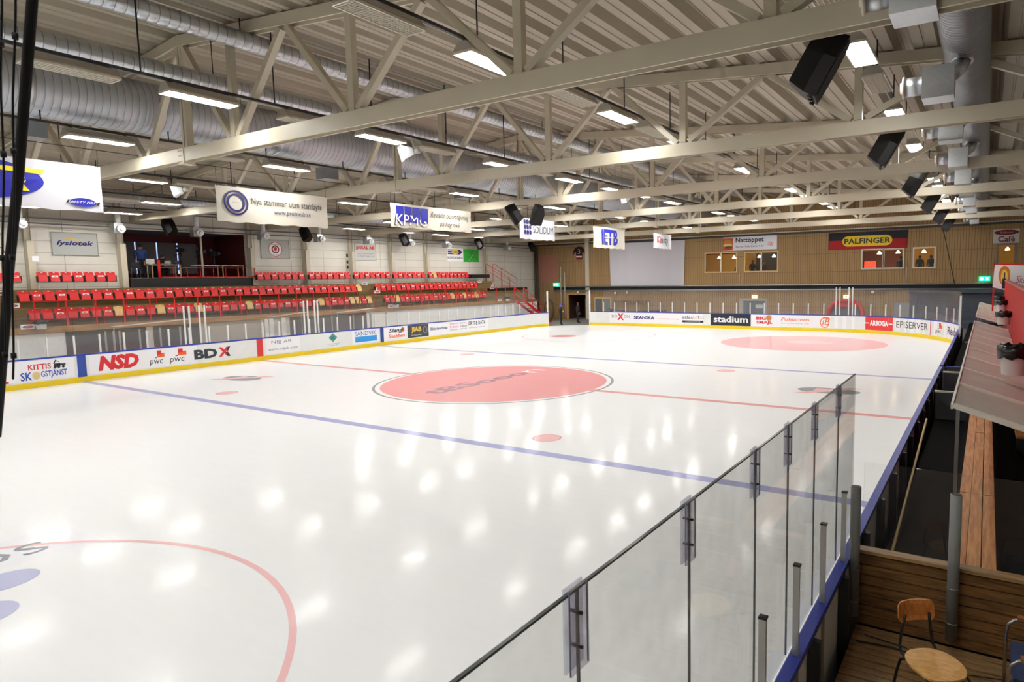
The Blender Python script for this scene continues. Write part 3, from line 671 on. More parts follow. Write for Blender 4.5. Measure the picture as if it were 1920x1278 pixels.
# ------------------------------------------------------------------ loudspeakers and horns
def speaker_geo():
    gg = G(); pts = [(-.15, .46), (.15, .46), (.27, .11), (.25, -.44), (-.25, -.44), (-.27, .11)]
    d = .23
    vs = [(x, -d, z) for x, z in pts]+[(x*.96, -d*.2, z) for x, z in pts]+[(x*.6, d, z*.84) for x, z in pts]
    gg.add(vs, [list(range(6)), list(range(12, 18))]+[(k*6+i, k*6+(i+1) % 6, k*6+6+(i+1) % 6, k*6+6+i) for i in range(6) for k in range(2)])
    return gg
SPK = M((7, 7, 8), .45, noise=.3, scale=30, spec=.35)
def speaker(loc, rot, label, group, anchor):
    root = thing('loudspeaker', loc, label, 'loudspeaker', group); root.rotation_euler = rot
    build('cabinet', speaker_geo(), SPK, root, local=True)
    gg = G(); gg.add([(a*.88, -.242, b*.9) for a, b in ((-.15, .46), (.15, .46), (.27, .11), (.25, -.44), (-.25, -.44), (-.27, .11))]+[(a*.88, -.228, b*.9) for a, b in ((-.15, .46), (.15, .46), (.27, .11), (.25, -.44), (-.25, -.44), (-.27, .11))], [list(range(6)), list(range(6, 12))]+[(i, (i+1) % 6, 6+(i+1) % 6, 6+i) for i in range(6)]); build('grille', gg, M((14, 14, 15), .8), root, local=True)
    for sx in (-.2, -.02, .2):
        gg = G(); gg.box(sx-.03, sx+.03, -.19, -.13, -.48, -.43); build('foot', gg, BLACK, root, local=True)
    inv = Matrix.LocRotScale(None, root.rotation_euler, None).to_3x3().inverted()
    gg = G(); b = inv @ (Vector(anchor)-Vector(loc)); q = Vector((0, 0, .44)); gg.tube([q, q*.5+b*.5+inv @ Vector((0, 0, -.03)), b], 0.016, 6)
    build('hanger', gg, BLACK, root, local=True)
for i, y in enumerate((-8.75, -1.65, 5.45, 12.55, 19.65, 26.75)):
    speaker((13.72, y, 6.82), (0.52, 0, PI/2+.15), 'black loudspeaker hung above the right boards, %s from the camera' % nth(i+1), 'loudspeakers above the right boards', (14.0, y-.42, 7.37))
for i, y in enumerate((-1.2, 6.64, 14.6, 22.66, 30.0)):
    speaker((-20.3, y, 6.85), (0.45, 0, -PI/2+.2), 'black loudspeaker above the seats, %s from the left' % nth(i+1), 'loudspeakers above the seats', (-21.98, y, 7.4))
speaker((-2.1, 4.3, 6.72), (0.55, 0, -PI/2+.75), 'black loudspeaker facing left in the pair over the rink centre', 'loudspeaker pair over the rink centre', (-1.6, 4.85, 7.1))
speaker((-1.1, 4.6, 6.66), (0.62, 0, PI/2-.5), 'black loudspeaker facing right in the pair over the rink centre', 'loudspeaker pair over the rink centre', (-1.4, 4.85, 7.1))
def horn(loc, yawz, label):
    root = thing('horn_speaker', loc, label, 'horn', 'grey horns on the lamp rails'); root.rotation_euler = (0.25, 0, yawz)
    gg = G(); vs = []
    for y, s in ((-.3, .22), (-.28, .2), (0.05, .1)):
        vs += [(-s, y, -s), (s, y, -s), (s, y, s), (-s, y, s)]
    gg.add(vs, [(4*i+j, 4*i+(j+1) % 4, 4*i+4+(j+1) % 4, 4*i+4+j) for i in range(2) for j in range(4)]+[(8, 9, 10, 11)]); build('bell', gg, M((215, 222, 226), .3), root, local=True)
    gg = G(); gg.lathe([(.1, -.2), (.09, -.22), (.05, -.26), (.001, -.27)], (0, 0, 0), 14, 0, 'y'); build('plug', gg, WHITE, root, local=True)
    gg = G(); gg.tube([(0, .05, 0), (0, .26, 0)], .09, 12); gg.bar((0, .12, .05), (0, .12, .42), .04); build('driver', gg, M((180, 178, 170), .4), root, local=True)
horn((1.1, -4.65, 7.66), -.55, 'grey square horn hanging from the rail over the rink centre'); horn((-11.1, -5.1, 7.5), -.7, 'grey square horn hanging from the rail behind the first two banners')
horn((1.1, 9.0, 7.66), -.5, 'grey square horn on the rail over the rink centre, far half')

# ------------------------------------------------------------------ banners over the ice
CLOTH = M((198, 195, 183), .8); CLOTHW = M((200, 200, 208), .8)
def banner(y0, y1, z0, z1, label, mat, x=-5.0, cat='banner'):
    root = thing('hanging_banner', (x, (y0+y1)/2, z0), label, cat, 'banners hung over the ice')
    n, m = 24, 8; gg = G(); w, h = y1-y0, z1-z0
    def wob(a, b): return 0.03*math.sin(a*9+b*2)*b*(1-b)*4 + 0.02*math.sin(a*23)*(1-b)
    for s in (0, 1):
        gg.v += [(x+wob(i/n, j/m)-s*.004, y0+w*i/n, z0+h*j/m+(.02*math.sin(i*1.3) if j == 0 else 0)) for j in range(m+1) for i in range(n+1)]
    for s in (0, 1):
        o = s*(n+1)*(m+1)
        for j in range(m):
            for i in range(n): gg.f.append([o+j*(n+1)+i, o+j*(n+1)+i+1, o+(j+1)*(n+1)+i+1, o+(j+1)*(n+1)+i])
    gg.m = [0]*len(gg.f); gg.sm = [True]*len(gg.f)
    build('cloth', gg, mat, root)
    gg = G()
    for y in (y0+.05, (y0+y1)/2, y1-.05):
        gg = G(); gg.tube([(x, y, z1-.03), (x, y, 7.52)], .006, 5); build('tie_cord', gg, BLACK, root)
    def mp(a, b, d=0.0): return Vector((x+wob(a/w, b/h)+.022+d, y0+a, z0+b))
    return root, mp, w, h
BBLUE = M((28, 34, 160), .6); BDARK = M((24, 22, 100), .6)
r, mp, w, h = banner(-14.6, -10.23, 5.85, 7.08, 'white banner with blue oval and yellow letters at the left edge', CLOTHW)
patch(r, ell(w-2.9, .66, 1.6, .52, 40), mp, BBLUE, .004, 'oval_print')
patch(r, [(w-4.2, .9), (w-1.32, .86), (w-1.26, .98), (w-4.2, 1.0)], mp, M((235, 215, 30), .6), .008, 'stripe_print')
text(r, 'MOTOR', mp, w-4.1, .4, 2.5, .4, M((235, 215, 30), .6), shear=.15, bold=.05, d=.008)
patch(r, ell(w-.48, .22, .3, .12, 30), mp, BBLUE, .004, 'oval_print'); patch(r, [(w-.86, .19), (w-.12, .17), (w-.08, .25), (w-.82, .27)], mp, INK, .007, 'stripe_print')
text(r, 'SAFETY FIRST', mp, w-.82, .195, .7, .06, WHITE, shear=.3, d=.010)
r, mp, w, h = banner(-7.15, -3.1, 5.82, 6.95, 'cream banner with a dark blue double ring and two lines of text', CLOTH)
build('ring_print', ring(.62, .62, .36, .42, mp, .006, 40, .95), BDARK, r); build('ring_print', ring(.62, .62, .24, .31, mp, .006, 40, .95), BDARK, r)
text(r, 'proline', mp, .5, .6, .24, .06, GREYINK)
text(r, 'Nya stammar utan stambyte', mp, 1.15, .56, 2.65, .28, M((35, 33, 30), .6)); text(r, 'www.prolineab.se', mp, 1.95, .3, 1.35, .2, BDARK)
r, mp, w, h = banner(-.15, 4.7, 6.05, 7.03, 'cream banner with four blue blocks, big outlined letters and handwriting', CLOTH)
for i in range(4): patch(r, rect(.28+i*.46, .24, .7+i*.46, .88), mp, BBLUE, .005, 'block_print')
text(r, 'KPMG', mp, .165, .085, 1.83, .46, INK, shear=.12, d=.008); text(r, 'KPMG', mp, .2, .11, 1.8, .44, M((240, 240, 245), .6), shear=.12, bold=.0, d=.012)
text(r, 'Revision och rådgivning', mp, 2.25, .46, 2.4, .34, M((35, 30, 30), .6), shear=.35); text(r, 'på hög nivå', mp, 2.75, .12, 1.25, .28, M((35, 30, 30), .6), shear=.35)
r, mp, w, h = banner(8.4, 11.62, 5.95, 7.03, 'white banner with nine dark dots partly behind the central loudspeakers', CLOTHW)
for i in range(3):
    for j in range(3): patch(r, ell(.4+i*.25, .36+j*.27, .1+.02*(i == 1), .12), mp, BDARK, .005, 'dot_print')
text(r, 'SOLIDUM', mp, 1.15, .34, 1.85, .38, M((60, 62, 75), .6))
r, mp, w, h = banner(15.75, 19.85, 5.72, 7.03, 'cream banner with one large blue block logo of letters', CLOTH)
text(r, 'IETB', mp, 1.05, .22, 2.0, .98, BBLUE, bold=.035); patch(r, rect(1.15, .66, 3.0, .72), mp, CLOTH, .01, 'stripe_print')
r, mp, w, h = banner(24.2, 27.35, 5.95, 7.03, 'small white banner with one red and four black letters', CLOTHW)
text(r, 'I', mp, .6, .4, .1, .5, LRED); text(r, 'Q', mp, .75, .36, .5, .54, LRED); text(r, 'uity', mp, 1.28, .26, 1.2, .6, INK)
gg = G(); gg.tube([(-5.0, -15, 7.52), (-5.0, 31.5, 7.52)], .01, 5); build('banner_cable', gg, BLACK, label='thin dark cable the row of banners hangs from', cat='cable')

# ------------------------------------------------------------------ stand on the left
STEPW = wood((126, 106, 64), (92, 76, 44), 3, .75, (1, .25, 4)); FASC = wood((164, 124, 76), (138, 100, 58), 3, .6, (1, .3, 3))
gg = G()
gg.box(-19.6, -18.55, -16, 28.2, 1.85, 2.02); gg.box(-20.62, -19.6, -16, 24.5, 1.85, 2.88); gg.box(-21.98, -20.62, -16, 24.5, 1.85, 3.72); gg.box(-21.98, -19.6, 24.5, 28.2, 1.85, 2.88)
build('grandstand_steps', gg, STEPW, label='wooden stepped terrace carrying the red seats', cat='terrace')
gg = G(); gg.box(-18.545, -18.49, -16, 24.6, 1.86, 2.13)
build('terrace_fascia', gg, FASC, label='light wooden fascia board along the front of the terrace', cat='fascia board')
gg = G(); gg.box(-21.5, -20.75, 22.2, 24.4, 4.0, 4.3); build('terrace_bench', gg, BLACK, label='long black bench at the right end of the terrace', cat='bench')
gg = G(); gg.box(-20.4, -19.62, 23.6, 28.2, 2.9, 3.12); build('terrace_bench', gg, BLACK, label='lower black bench at the right end by the red stairs', cat='bench')
LG = M((205, 205, 202), .6, noise=.05, scale=1); PW = M((224, 226, 226), .5); PD = M((74, 76, 82), .5, noise=.1, scale=2); PG = M((168, 160, 152), .6, noise=.08, scale=2, stretch=(1, .3, 4))
SEG = [(-16, -6.65, PW, 'white wall panel under the terrace at the left edge'), (-6.65, -3.45, PD, 'dark grey wall panel behind the first player box'), (-3.45, -3.15, LG, 'light upright between the two dark wall panels'),
       (-3.15, -.95, PD, 'dark grey wall panel right of the light upright'), (-.95, 2.3, PG, 'brownish grey wall panel between the player boxes'), (2.3, 4.05, LG, 'pale door surround between the player boxes'),
       (4.05, 9.5, M((92, 94, 100), .5, noise=.12, scale=2), 'dark grey wall panel behind the second player box'), (9.5, 28.2, PW, 'long white wall panel under the terrace toward the far end')]
for a, b, m, lab in SEG:
    gg = G(); gg.box(-18.66, -18.58, a, b, 0, 1.845); gg.box(-18.58, -18.56, a, a+.03, 0, 1.845)
    build('stand_wall_panel', gg, m, label=lab, cat='wall panel')
gg = G(); gg.box(-18.56, -18.52, 22.3, 23.3, 0.02, 1.75); gg.box(-18.56, -18.53, 22.25, 22.3, 0, 1.8); gg.box(-18.56, -18.53, 23.3, 23.35, 0, 1.8); build('service_door', gg, [WHITE], label='small white door in the wall under the terrace near the stairs', cat='door')
gg = G(); gg.box(-18.55, -18.5, 2.5, 3.0, 0, 1.95); gg.box(-18.55, -18.5, 3.5, 3.75, 0, 1.95); build('door_frame', gg, WHITE, label='white door frame beside the second player box', cat='door frame')
gg = G(); gg.box(-18.2, -16.9, -6.4, -1.6, .35, .45)
for y in (-6.2, -4, -1.8): gg.box(-18.1, -17.0, y-.05, y+.05, 0, .35)
build('players_bench', gg, FASC, label='wooden bench in the first player box behind the seat side boards', cat='bench')
gg = G(); gg.box(-18.2, -16.9, 4.3, 9.2, .35, .45)
for y in (4.5, 6.7, 9): gg.box(-18.1, -17.0, y-.05, y+.05, 0, .35)
build('players_bench', gg, FASC, label='wooden bench in the second player box behind the seat side boards', cat='bench')
for k, y in enumerate((-5.92, -5.62, -5.39, -4.6, -3.75, -2.89, 5.4, 6.9, 8.2, 9.4)):
    gg = G(); gg.box(-16.63, -16.57, y-.03, y+.03, 0, 1.87); gg.box(-16.7, -16.5, y-.08, y+.08, 0, .02)
    build('stanchion', gg, M((150, 152, 156), .4), label='grey post inside the player boxes, %s from the left' % nth(k+1), cat='post', group='posts inside the player boxes')
# little clear roofs over the player boxes
for y0, y1, lab in ((-5.2, -2.0, 'pale slanted roof edge over the first player box'), (2.2, 4.4, 'pale slanted roof edge over the second player box'), (6.6, 9.2, 'pale slanted roof edge at the right of the second player box')):
    gg = G(); gg.bar((-17.6, y0, 2.0), (-17.6, y1, 2.14), .5, .02, (0, 0, 1)); gg.bar((-17.8, y0+.1, 0), (-17.8, y0+.1, 2.0), .03); gg.bar((-17.8, y1-.1, 0), (-17.8, y1-.1, 2.13), .03)
    build('box_roof', gg, M((170, 168, 156), .4), label=lab, cat='roof')
# seats
SW = M((212, 176, 110), .5, noise=.08)
def seat_proto(kind):
    m = SW if kind == 'w' else RED
    root = thing('stadium_seat', (0, 0, 0), 'x', 'seat')
    gg = G()          # backrest, gently curved, top edge rounded
    n = 6; pr = []
    for i in range(n+1):
        t = -1+2*i/n; hw = .2; pr.append((-.03-.03*(1-t*t), t*hw, .45-.035*abs(t)**3))
    for s in (0, 1):
        gg.v += [(x-s*.02, y, zt) for x, y, zt in pr]+[(x-s*.02+.045, y*.88, .0) for x, y, zt in pr]
    k = n+1
    for s in (0, 1):
        o = s*2*k
        for i in range(n): gg.f.append([o+i, o+i+1, o+k+i+1, o+k+i])
    for i in range(n): gg.f.append([i, i+1, 2*k+i+1, 2*k+i])
    for a in (0, n): gg.f.append([a, k+a, 3*k+a, 2*k+a])
    gg.m = [0]*len(gg.f); gg.sm = [False]*len(gg.f)
    build('backrest', gg, m, root)
    gg = G(); gg.obox((.075, 0, .155), (.02, 0, .006), (0, .175, 0), (-.035, 0, .15)); gg.obox((.10, 0, .02), (.02, 0, 0), (0, .17, 0), (0, 0, .02)); build('seat_pan', gg, m, root)
    gg = G(); gg.box(-.035, -.025, -.035, .035, .40, .425); build('hand_slot', gg, WHITE, root)
    for sy in (-1, 1):
        gg = G(); gg.box(-.07, .09, sy*.205-.01, sy*.205+.01, -.02, .26); build('side_bracket', gg, BLACK, root)
    if kind == 's':
        gg = G(); gg.obox((.085, 0, .24), (.003, 0, .001), (0, .11, 0), (-.008, 0, .034), 0)
        st = build('sticker', gg, WHITE, root)
        gg = G(); c = Vector((.0895, 0, .24)); gg.add([c+Vector((-.006*b, .08*a, .02*b)) for a, b in ell(0, 0, 1, 1, 14)], [list(range(14))]); build('sticker_print', gg, M((150, 40, 45), .5), st)
    return root
SP = {k: seat_proto(k) for k in 'rsw'}; sused = dict.fromkeys('rsw', False)
DESC = {'r': 'plain red seat', 's': 'red seat with white sticker', 'w': 'bare wooden seat'}
def seat_row(x, z, y0, pattern, where, group):
    for i, k in enumerate(pattern):
        o = SP[k] if not sused[k] else copy_tree(SP[k]); sused[k] = True
        o.location = (x, y0+.455*i, z); tag(o, '%s, %s from left, %s' % (DESC[k], nth(i+1), where), 'seat', group)
        LASTY[0] = y0+.455*i
    gg = G(); gg.tube([(x-.02, y0-.22, z-.03), (x-.02, LASTY[0]+.22, z-.03)], .025, 6)
    zf = 2.02 if z < 3 else (2.88 if z < 4 else 3.72); yy = y0-.15
    while yy < LASTY[0]+.2: gg.box(x-.04, x, yy-.02, yy+.02, zf, z-.03); yy += 1.365
    return gg
LASTY = [0]
alt = lambda n, a='r', b='s': ''.join((a, b)[i % 2] for i in range(n))
low1 = 'rrsrsrswrsrwsrrwsrsrswsrsrsrsrswrsrswwsw'[:40]
low2 = 'srwrsrsrsrsrsrwrswsrwrs'
mid1 = alt(39)+'w'; mid2 = alt(23)
rails = []
rails.append((seat_row(-19.2, 2.42, -7.47, low1, 'lowest row left of the aisle', 'seats in the lowest row'), 'red bar under the lowest seat row left of the aisle', RED))
rails.append((seat_row(-19.2, 2.42, 11.75, low2, 'lowest row right of the aisle', 'seats in the lowest row'), 'red bar under the lowest seat row right of the aisle', RED))
rails.append((seat_row(-20.2, 3.22, -7.46, mid1, 'middle row left of the aisle', 'seats in the middle row'), 'red bar under the middle seat row left of the aisle', RED))
rails.append((seat_row(-20.2, 3.22, 11.85, mid2, 'middle row right of the aisle', 'seats in the middle row'), 'red bar under the middle seat row right of the aisle', RED))
tops = [(-8.75, 'srrs', 'top row at left edge'), (-6.4, 'rsrsrsr', 'top row under first wall sign'), (4.0, 'srsrsrs', 'top row right of the booth'), (7.45, 'ssrsrsr', 'top row left of strip sign'),
        (10.9, 'srsrsrs', 'top row under red lettered sign'), (14.35, 'rsrsrsr', 'top row right of red lettering'), (17.85, 'swrsrssssr', 'top row under green sign')]
for y, pat, wh in tops: rails.append((seat_row(-21.2, 4.07, y, pat, wh, 'seats in the top row'), 'grey bar under the seats, %s' % wh, M((200, 200, 200), .4)))
for gg, lab, m in rails: build('seat_rail', gg, m, label=lab, cat='rail')
# red railing at the front of the terrace
root = thing('terrace_railing', (-18.62, -7.6, 2.02), 'red steel railing along the front of the terrace, left stretch', 'railing', 'red railings of the terrace')
gg = G(); gg.tube([(-18.58, -8.1, 3.22), (-18.58, 11.2, 3.22)], .022, 8); build('top_rail', gg, RED, root)
y = -7.64
while y < 11:
    gg = G(); gg.box(-18.605, -18.555, y-.025, y+.025, 2.02, 3.22); build('rail_post', gg, RED, root); y += 1.11
root = thing('terrace_railing', (-18.62, 13, 2.02), 'red steel railing along the front of the terrace, right stretch', 'railing', 'red railings of the terrace')
gg = G(); gg.tube([(-18.58, 11.9, 3.22), (-18.58, 25, 3.22)], .022, 8); build('top_rail', gg, RED, root)
y = 12.0
while y < 25.1:
    gg = G(); gg.box(-18.605, -18.555, y-.025, y+.025, 2.02, 3.22); build('rail_post', gg, RED, root); y += 1.18
# stairs at the right end
root = thing('red_stairs', (-18.3, 26.5, 0), 'red steel stairs with handrails at the far end of the terrace', 'stairs')
for sx in (-18.2, -17.3):
    gg = G(); gg.bar((sx, 24.7, 2.0), (sx, 28.6, .0), .05, .2); build('stringer', gg, RED, root)
    gg = G(); gg.tube([(sx, 24.6, 3.15), (sx, 28.3, 1.0)], .025, 8); gg.tube([(sx, 24.6, 2.65), (sx, 28.3, .5)], .018, 8); build('handrail', gg, RED, root)
    for t in (0, .33, .66, 1):
        gg = G(); yy = 24.6+3.7*t; gg.tube([(sx, yy, 2.0-2.0*t*.95), (sx, yy, 3.15-2.15*t)], .022, 8); build('rail_post', gg, RED, root)
gg = G()
for i in range(8): gg.box(-18.2, -17.3, 24.8+i*.46, 25.1+i*.46, 1.78-i*.235, 1.81-i*.235)
build('tread', gg, M((120, 40, 38), .6), root)
root = thing('red_stairs', (-20.8, 26, 2.9), 'red handrails of the upper stair by the left far corner', 'stairs')
for x in (-21.45, -20.65):
    gg = G(); gg.tube([(x, 24.7, 3.6), (x, 24.7, 5.15), (x, 24.9, 5.2), (x, 28.0, 3.95)], .025, 8); gg.tube([(x, 24.7, 4.65), (x, 28.0, 3.4)], .018, 8); build('handrail', gg, RED, root)
    for yy, zt in ((25.8, 4.83), (26.9, 4.4), (28, 3.95)):
        gg = G(); gg.tube([(x, yy, 2.95), (x, yy, zt)], .02, 8); build('rail_post', gg, RED, root)
# aisle boards with white stickers
def aisle_sign(y, z, x, label, word=None):
    root = thing('aisle_sign', (x, y, z), label, 'sign', 'white stickers on the aisle steps')
    mp = plane((x, y-.24, z), (0, 1, 0), (0, 0, 1)); gg = G(); gg.prism(rect(0, 0, .48, .2), mp, 0, .01); build('plate', gg, WHITE, root)
    patch(root, ell(.24, .1, .19, .055, 20), mp, M((150, 35, 40), .5), .014, 'oval_print'); patch(root, rect(.16, .09, .32, .115), mp, WHITE, .016, 'oval_print')
aisle_sign(-8.3, 3.5, -19.58, 'white oval sticker on the middle step of the left aisle'); aisle_sign(-8.05, 2.95, -19.58, 'white oval sticker on the lower step of the left aisle'); aisle_sign(-7.95, 2.07, -18.47, 'white oval sticker on the terrace front of the left aisle')
aisle_sign(11.1, 3.6, -20.6, 'white oval sticker on the top step of the middle aisle'); aisle_sign(11.3, 3.05, -19.58, 'white oval sticker on the lower step of the middle aisle'); aisle_sign(11.45, 2.07, -18.47, 'white oval sticker on the terrace front of the middle aisle')
aisle_sign(22.9, 3.6, -20.6, 'white oval sticker on the top step at the right end of the seats'); aisle_sign(23.3, 3.05, -19.58, 'white oval sticker on the lower step at the right end of the seats'); aisle_sign(22.9, 2.07, -18.47, 'white oval sticker on the terrace front at the right end')
for y, n_ in ((-8.2, '2'), (11.25, '2'), (23.2, '3')):
    root = thing('aisle_number', (-19.58, y, 3.2), 'white row number on the step of the %s aisle' % {-8.2: 'left', 11.25: 'middle', 23.2: 'right'}[y], 'number')
    mp = plane((-19.585, y-.08, 3.22), (0, 1, 0), (0, 0, 1)); text(root, n_, mp, 0, 0, .16, .2, WHITE, bold=.03)
# buckets
def bucket(loc, r, h, label, bag=True, group='white buckets'):
    root = thing('bucket', loc, label, 'bucket', group)
    gg = G(); gg.lathe([(0.001, 0), (r*.82, 0), (r*.84, .01), (r, h), (r*1.06, h), (r*1.06, h*.93), (r*1.01, h*.93)], loc, 20); build('pail', gg, M((232, 232, 230), .4), root)
    if bag:
        gg = G(); prof = [(r*1.12, h*.62), (r*1.2, h*.8), (r*1.16, h*1.02), (r*.95, h*1.1), (r*.55, h*.9), (.001, h*.85)]
        vs = []; n = 22
        for q, (rr, z) in enumerate(prof):
            for k in range(n):
                a = 2*PI*k/n; j = 1+.07*math.sin(k*2.7+q*1.9); vs.append((loc[0]+rr*j*math.cos(a), loc[1]+rr*j*math.sin(a), loc[2]+z+h*.06*math.sin(k*1.9+q*2.3)))
        gg.add(vs, [(i*n+k, i*n+(k+1) % n, (i+1)*n+(k+1) % n, (i+1)*n+k) for i in range(5) for k in range(n)], 0, True)
        build('bin_bag', gg, M((12, 12, 14), .22), root)
    return root
bucket((-18.3, -7.55, 2.05), .2, .34, 'white bucket with black bag at the terrace front, left aisle'); bucket((-18.3, 11.75, 2.05), .2, .34, 'white bucket with black bag at the terrace front, middle aisle'); bucket((-18.3, 23.7, 2.05), .2, .34, 'white bucket with black bag at the terrace front by the stairs')
# wall columns
for k, y in enumerate((-6.6, -2.88, 3.9, 7.55, 11.1, 14.6, 18.1, 25.1)):
    root = thing('wall_column', (-21.9, y, 3.7), 'cream steel column on the seat side wall, %s from the left' % nth(k+1), 'column', 'columns on the seat side wall')
    gg = G()
    for s in (-1, 1): gg.box(-21.98, -21.78, y+s*.12-.01, y+s*.12+.01, 3.72, 8.3)
    gg.box(-21.9, -21.87, y-.12, y+.12, 3.72, 8.3); build('steel_profile', gg, M((196, 190, 172), .5), root)
    gg = G(); gg.box(-21.75, -21.55, y-.13, y+.13, 3.73, 5.95); build('column_casing', gg, CREAM, root)
gg = G()
for z, x in ((6.98, -21.5), (6.75, -21.5), (7.6, -21.5)): gg.tube([(x, -15, z), (x, 32, z)], .035, 6)
build('pipe_run', gg, M((110, 112, 112), .5, .5), label='grey pipes along the seat side wall above the signs', cat='pipes')

# ------------------------------------------------------------------ signs on the left wall
def wsign(y0, y1, z0, z1, label, mat, rim=None):
    root = thing('wall_sign', (WX+.02, (y0+y1)/2, z0), label, 'sign'); mp = plane((WX+.005, y0, z0), (0, 1, 0), (0, 0, 1))
    gg = G(); gg.prism(rect(0, 0, y1-y0, z1-z0), mp, 0, .03); build('board', gg, mat, root)
    if rim:
        w, h = y1-y0, z1-z0; gg = G()
        for a in (rect(0, 0, w, .03), rect(0, h-.03, w, h), rect(0, 0, .03, h), rect(w-.03, 0, w, h)): gg.prism(a, mp, .03, .045)
        build('rim', gg, rim, root)
    return root, (lambda x, y, d=0.0: mp(x, y, d+.032)), y1-y0, z1-z0
SGREY = M((178, 182, 178), .5)
r, mp, w, h = wsign(-9.2, -7.15, 5.15, 6.3, 'cream sign with black lettering at the left edge of the wall', M((200, 198, 190), .6))
text(r, 'B', mp, 1.2, .55, .3, .45, INK, bold=.05); patch(r, rect(.3, .45, 1.7, .49), mp, INK); patch(r, rect(.3, 1.04, 1.7, 1.08), mp, INK); text(r, 'MONTAGE AB', mp, .55, .2, 1.4, .16, INK, bold=.03)
r, mp, w, h = wsign(-5.68, -3.8, 5.32, 6.42, 'grey sign with dark blue lettering and a wavy mark', SGREY, M((140, 142, 138), .5))
text(r, 'fysiotek', mp, .2, .42, 1.5, .3, BDARK, shear=.25, bold=.03)
patch(r, [(.5, .78), (.8, .84), (1.05, .77), (1.35, .82), (1.35, .79), (1.05, .72), (.8, .79), (.5, .74)], mp, GOLD, .006, 'wave_print')
r, mp, w, h = wsign(4.66, 6.55, 5.35, 6.5, 'grey sign with a round red and white emblem', SGREY, M((150, 152, 148), .5))
patch(r, ell(.95, .58, .46, .48, 36), mp, PRINTW, .004, 'emblem'); build('emblem', ring(.95, .58, .42, .46, mp, .006, 36), LRED, r); build('emblem', ring(.95, .58, .17, .25, mp, .006, 30), M((120, 30, 35), .5), r); patch(r, ell(.95, .6, .1, .14), mp, LRED, .008, 'emblem')
text(r, 'Norrbotten', mp, .68, .84, .54, .1, INK, d=.008); text(r, 'Choklad', mp, .72, .2, .46, .1, INK, shear=.3, d=.008)
r, mp, w, h = wsign(11.52, 13.36, 5.35, 6.55, 'white sign with red lettering over two grey lines', M((200, 202, 198), .5), M((160, 160, 158), .5))
text(r, 'JAXAL AB', mp, .12, .72, 1.6, .28, LRED, bold=.05); text(r, 'byggnadsplåtslageri', mp, .15, .42, 1.5, .1, GREYINK); text(r, 'Tel 0920-77 444 Luleå', mp, .15, .24, 1.5, .1, GREYINK)
r, mp, w, h = wsign(10.75, 11.0, 4.6, 5.9, 'narrow black strip sign on a column', M((205, 200, 185), .6))
for i, z in enumerate((.95, .5, .15)): patch(r, rect(.05, z, .2, z+.22), mp, INK)
r, mp, w, h = wsign(20.6, 22.5, 5.4, 6.48, 'white sign with a dark and yellow arrow mark', PRINTW)
patch(r, rect(.08, .58, 1.5, .98)+[(1.85, .78)][:0], mp, BDARK); patch(r, [(1.5, .58), (1.82, .78), (1.5, .98)], mp, BDARK); patch(r, ell(.95, .78, .42, .2), mp, GOLD, .007); text(r, 'NEK', mp, .65, .7, .6, .16, BDARK, d=.01)
for z in (.68, .86): patch(r, rect(.08, z, .6, z+.04), mp, PRINTW, .008)
text(r, 'KONTORSVAROR', mp, .05, .2, 1.8, .2, INK, bold=.02)
r, mp, w, h = wsign(22.52, 24.45, 5.38, 6.46, 'bright green sign with dark lettering and a pale stroke', M((40, 170, 50), .5))
text(r, 'HKL', mp, .9, .6, .7, .3, M((20, 70, 30), .5), shear=.2); text(r, 'Inredning', mp, .5, .3, 1.2, .2, M((20, 70, 30), .5)); patch(r, [(.6, .1), (.66, .1), (1.6, 1.0), (1.54, 1.0)], mp, M((170, 200, 120), .5), .008)
# small warning sign on column
gg = G(); gg.box(-21.54, -21.52, -6.6, -6.35, 5.0, 5.25); build('warning_sign', gg, PRINTW, label='small white sign with dark triangle on the first wall column', cat='sign')

# ------------------------------------------------------------------ broadcast booth in the left wall
MAR = M((92, 22, 26), .7); BLIND = M((120, 116, 116), .8)
root = thing('broadcast_booth', (-23.7, .5, 4.2), 'dark red commentators booth recessed in the left wall', 'booth')
gg = G(); gg.box(-25.6, WX-.2, -2.95, 4.0, 4.08, 4.2); build('booth_floor', gg, M((60, 56, 54), .7), root)
gg = G(); gg.box(-25.6, WX-.2, -2.95, 4.0, 6.75, 6.85); build('booth_ceiling', gg, M((70, 66, 64), .8), root)
gg = G(); gg.box(-25.7, -25.6, -2.95, 4.0, 4.2, 6.75); gg.box(-25.6, WX-.2, 3.9, 4.0, 4.2, 6.75); gg.box(-25.6, WX-.2, -2.95, -2.85, 4.2, 6.75); build('booth_wall', gg, MAR, root)
for i in range(5):
    gg = G(); gg.box(-25.58, -25.55, -2.8+i*1.12, -1.75+i*1.12, 4.5, 6.3); build('window_blind', gg, BLIND, root)
    if i < 4:
        gg = G(); gg.box(-25.595, -25.58, -1.75+i*1.12, -1.68+i*1.12, 4.5, 6.3); build('daylight_gap', gg, emit((150, 170, 235), 1.0), root)
gg = G(); gg.box(-21.99, -21.45, -2.7, 3.74, 3.73, 4.2); build('stage_platform', gg, BLACK, label='black platform front below the commentators booth', cat='platform')
gg = G(); gg.tube([(-21.75, 1.05, 4.2), (-21.75, 1.05, 7.0)], .055, 12); build('booth_post', gg, CREAM, label='pale round post before the commentators booth', cat='post')
root = thing('booth_railing', (-21.5, .5, 4.2), 'red railing along the edge of the commentators booth', 'railing')
gg = G(); gg.tube([(-21.52, -1.3, 4.75), (-21.52, 3.95, 4.75)], .02, 6); gg.tube([(-21.52, -1.3, 4.25), (-21.52, 3.95, 4.25)], .02, 6); build('rail_bar', gg, RED, root)
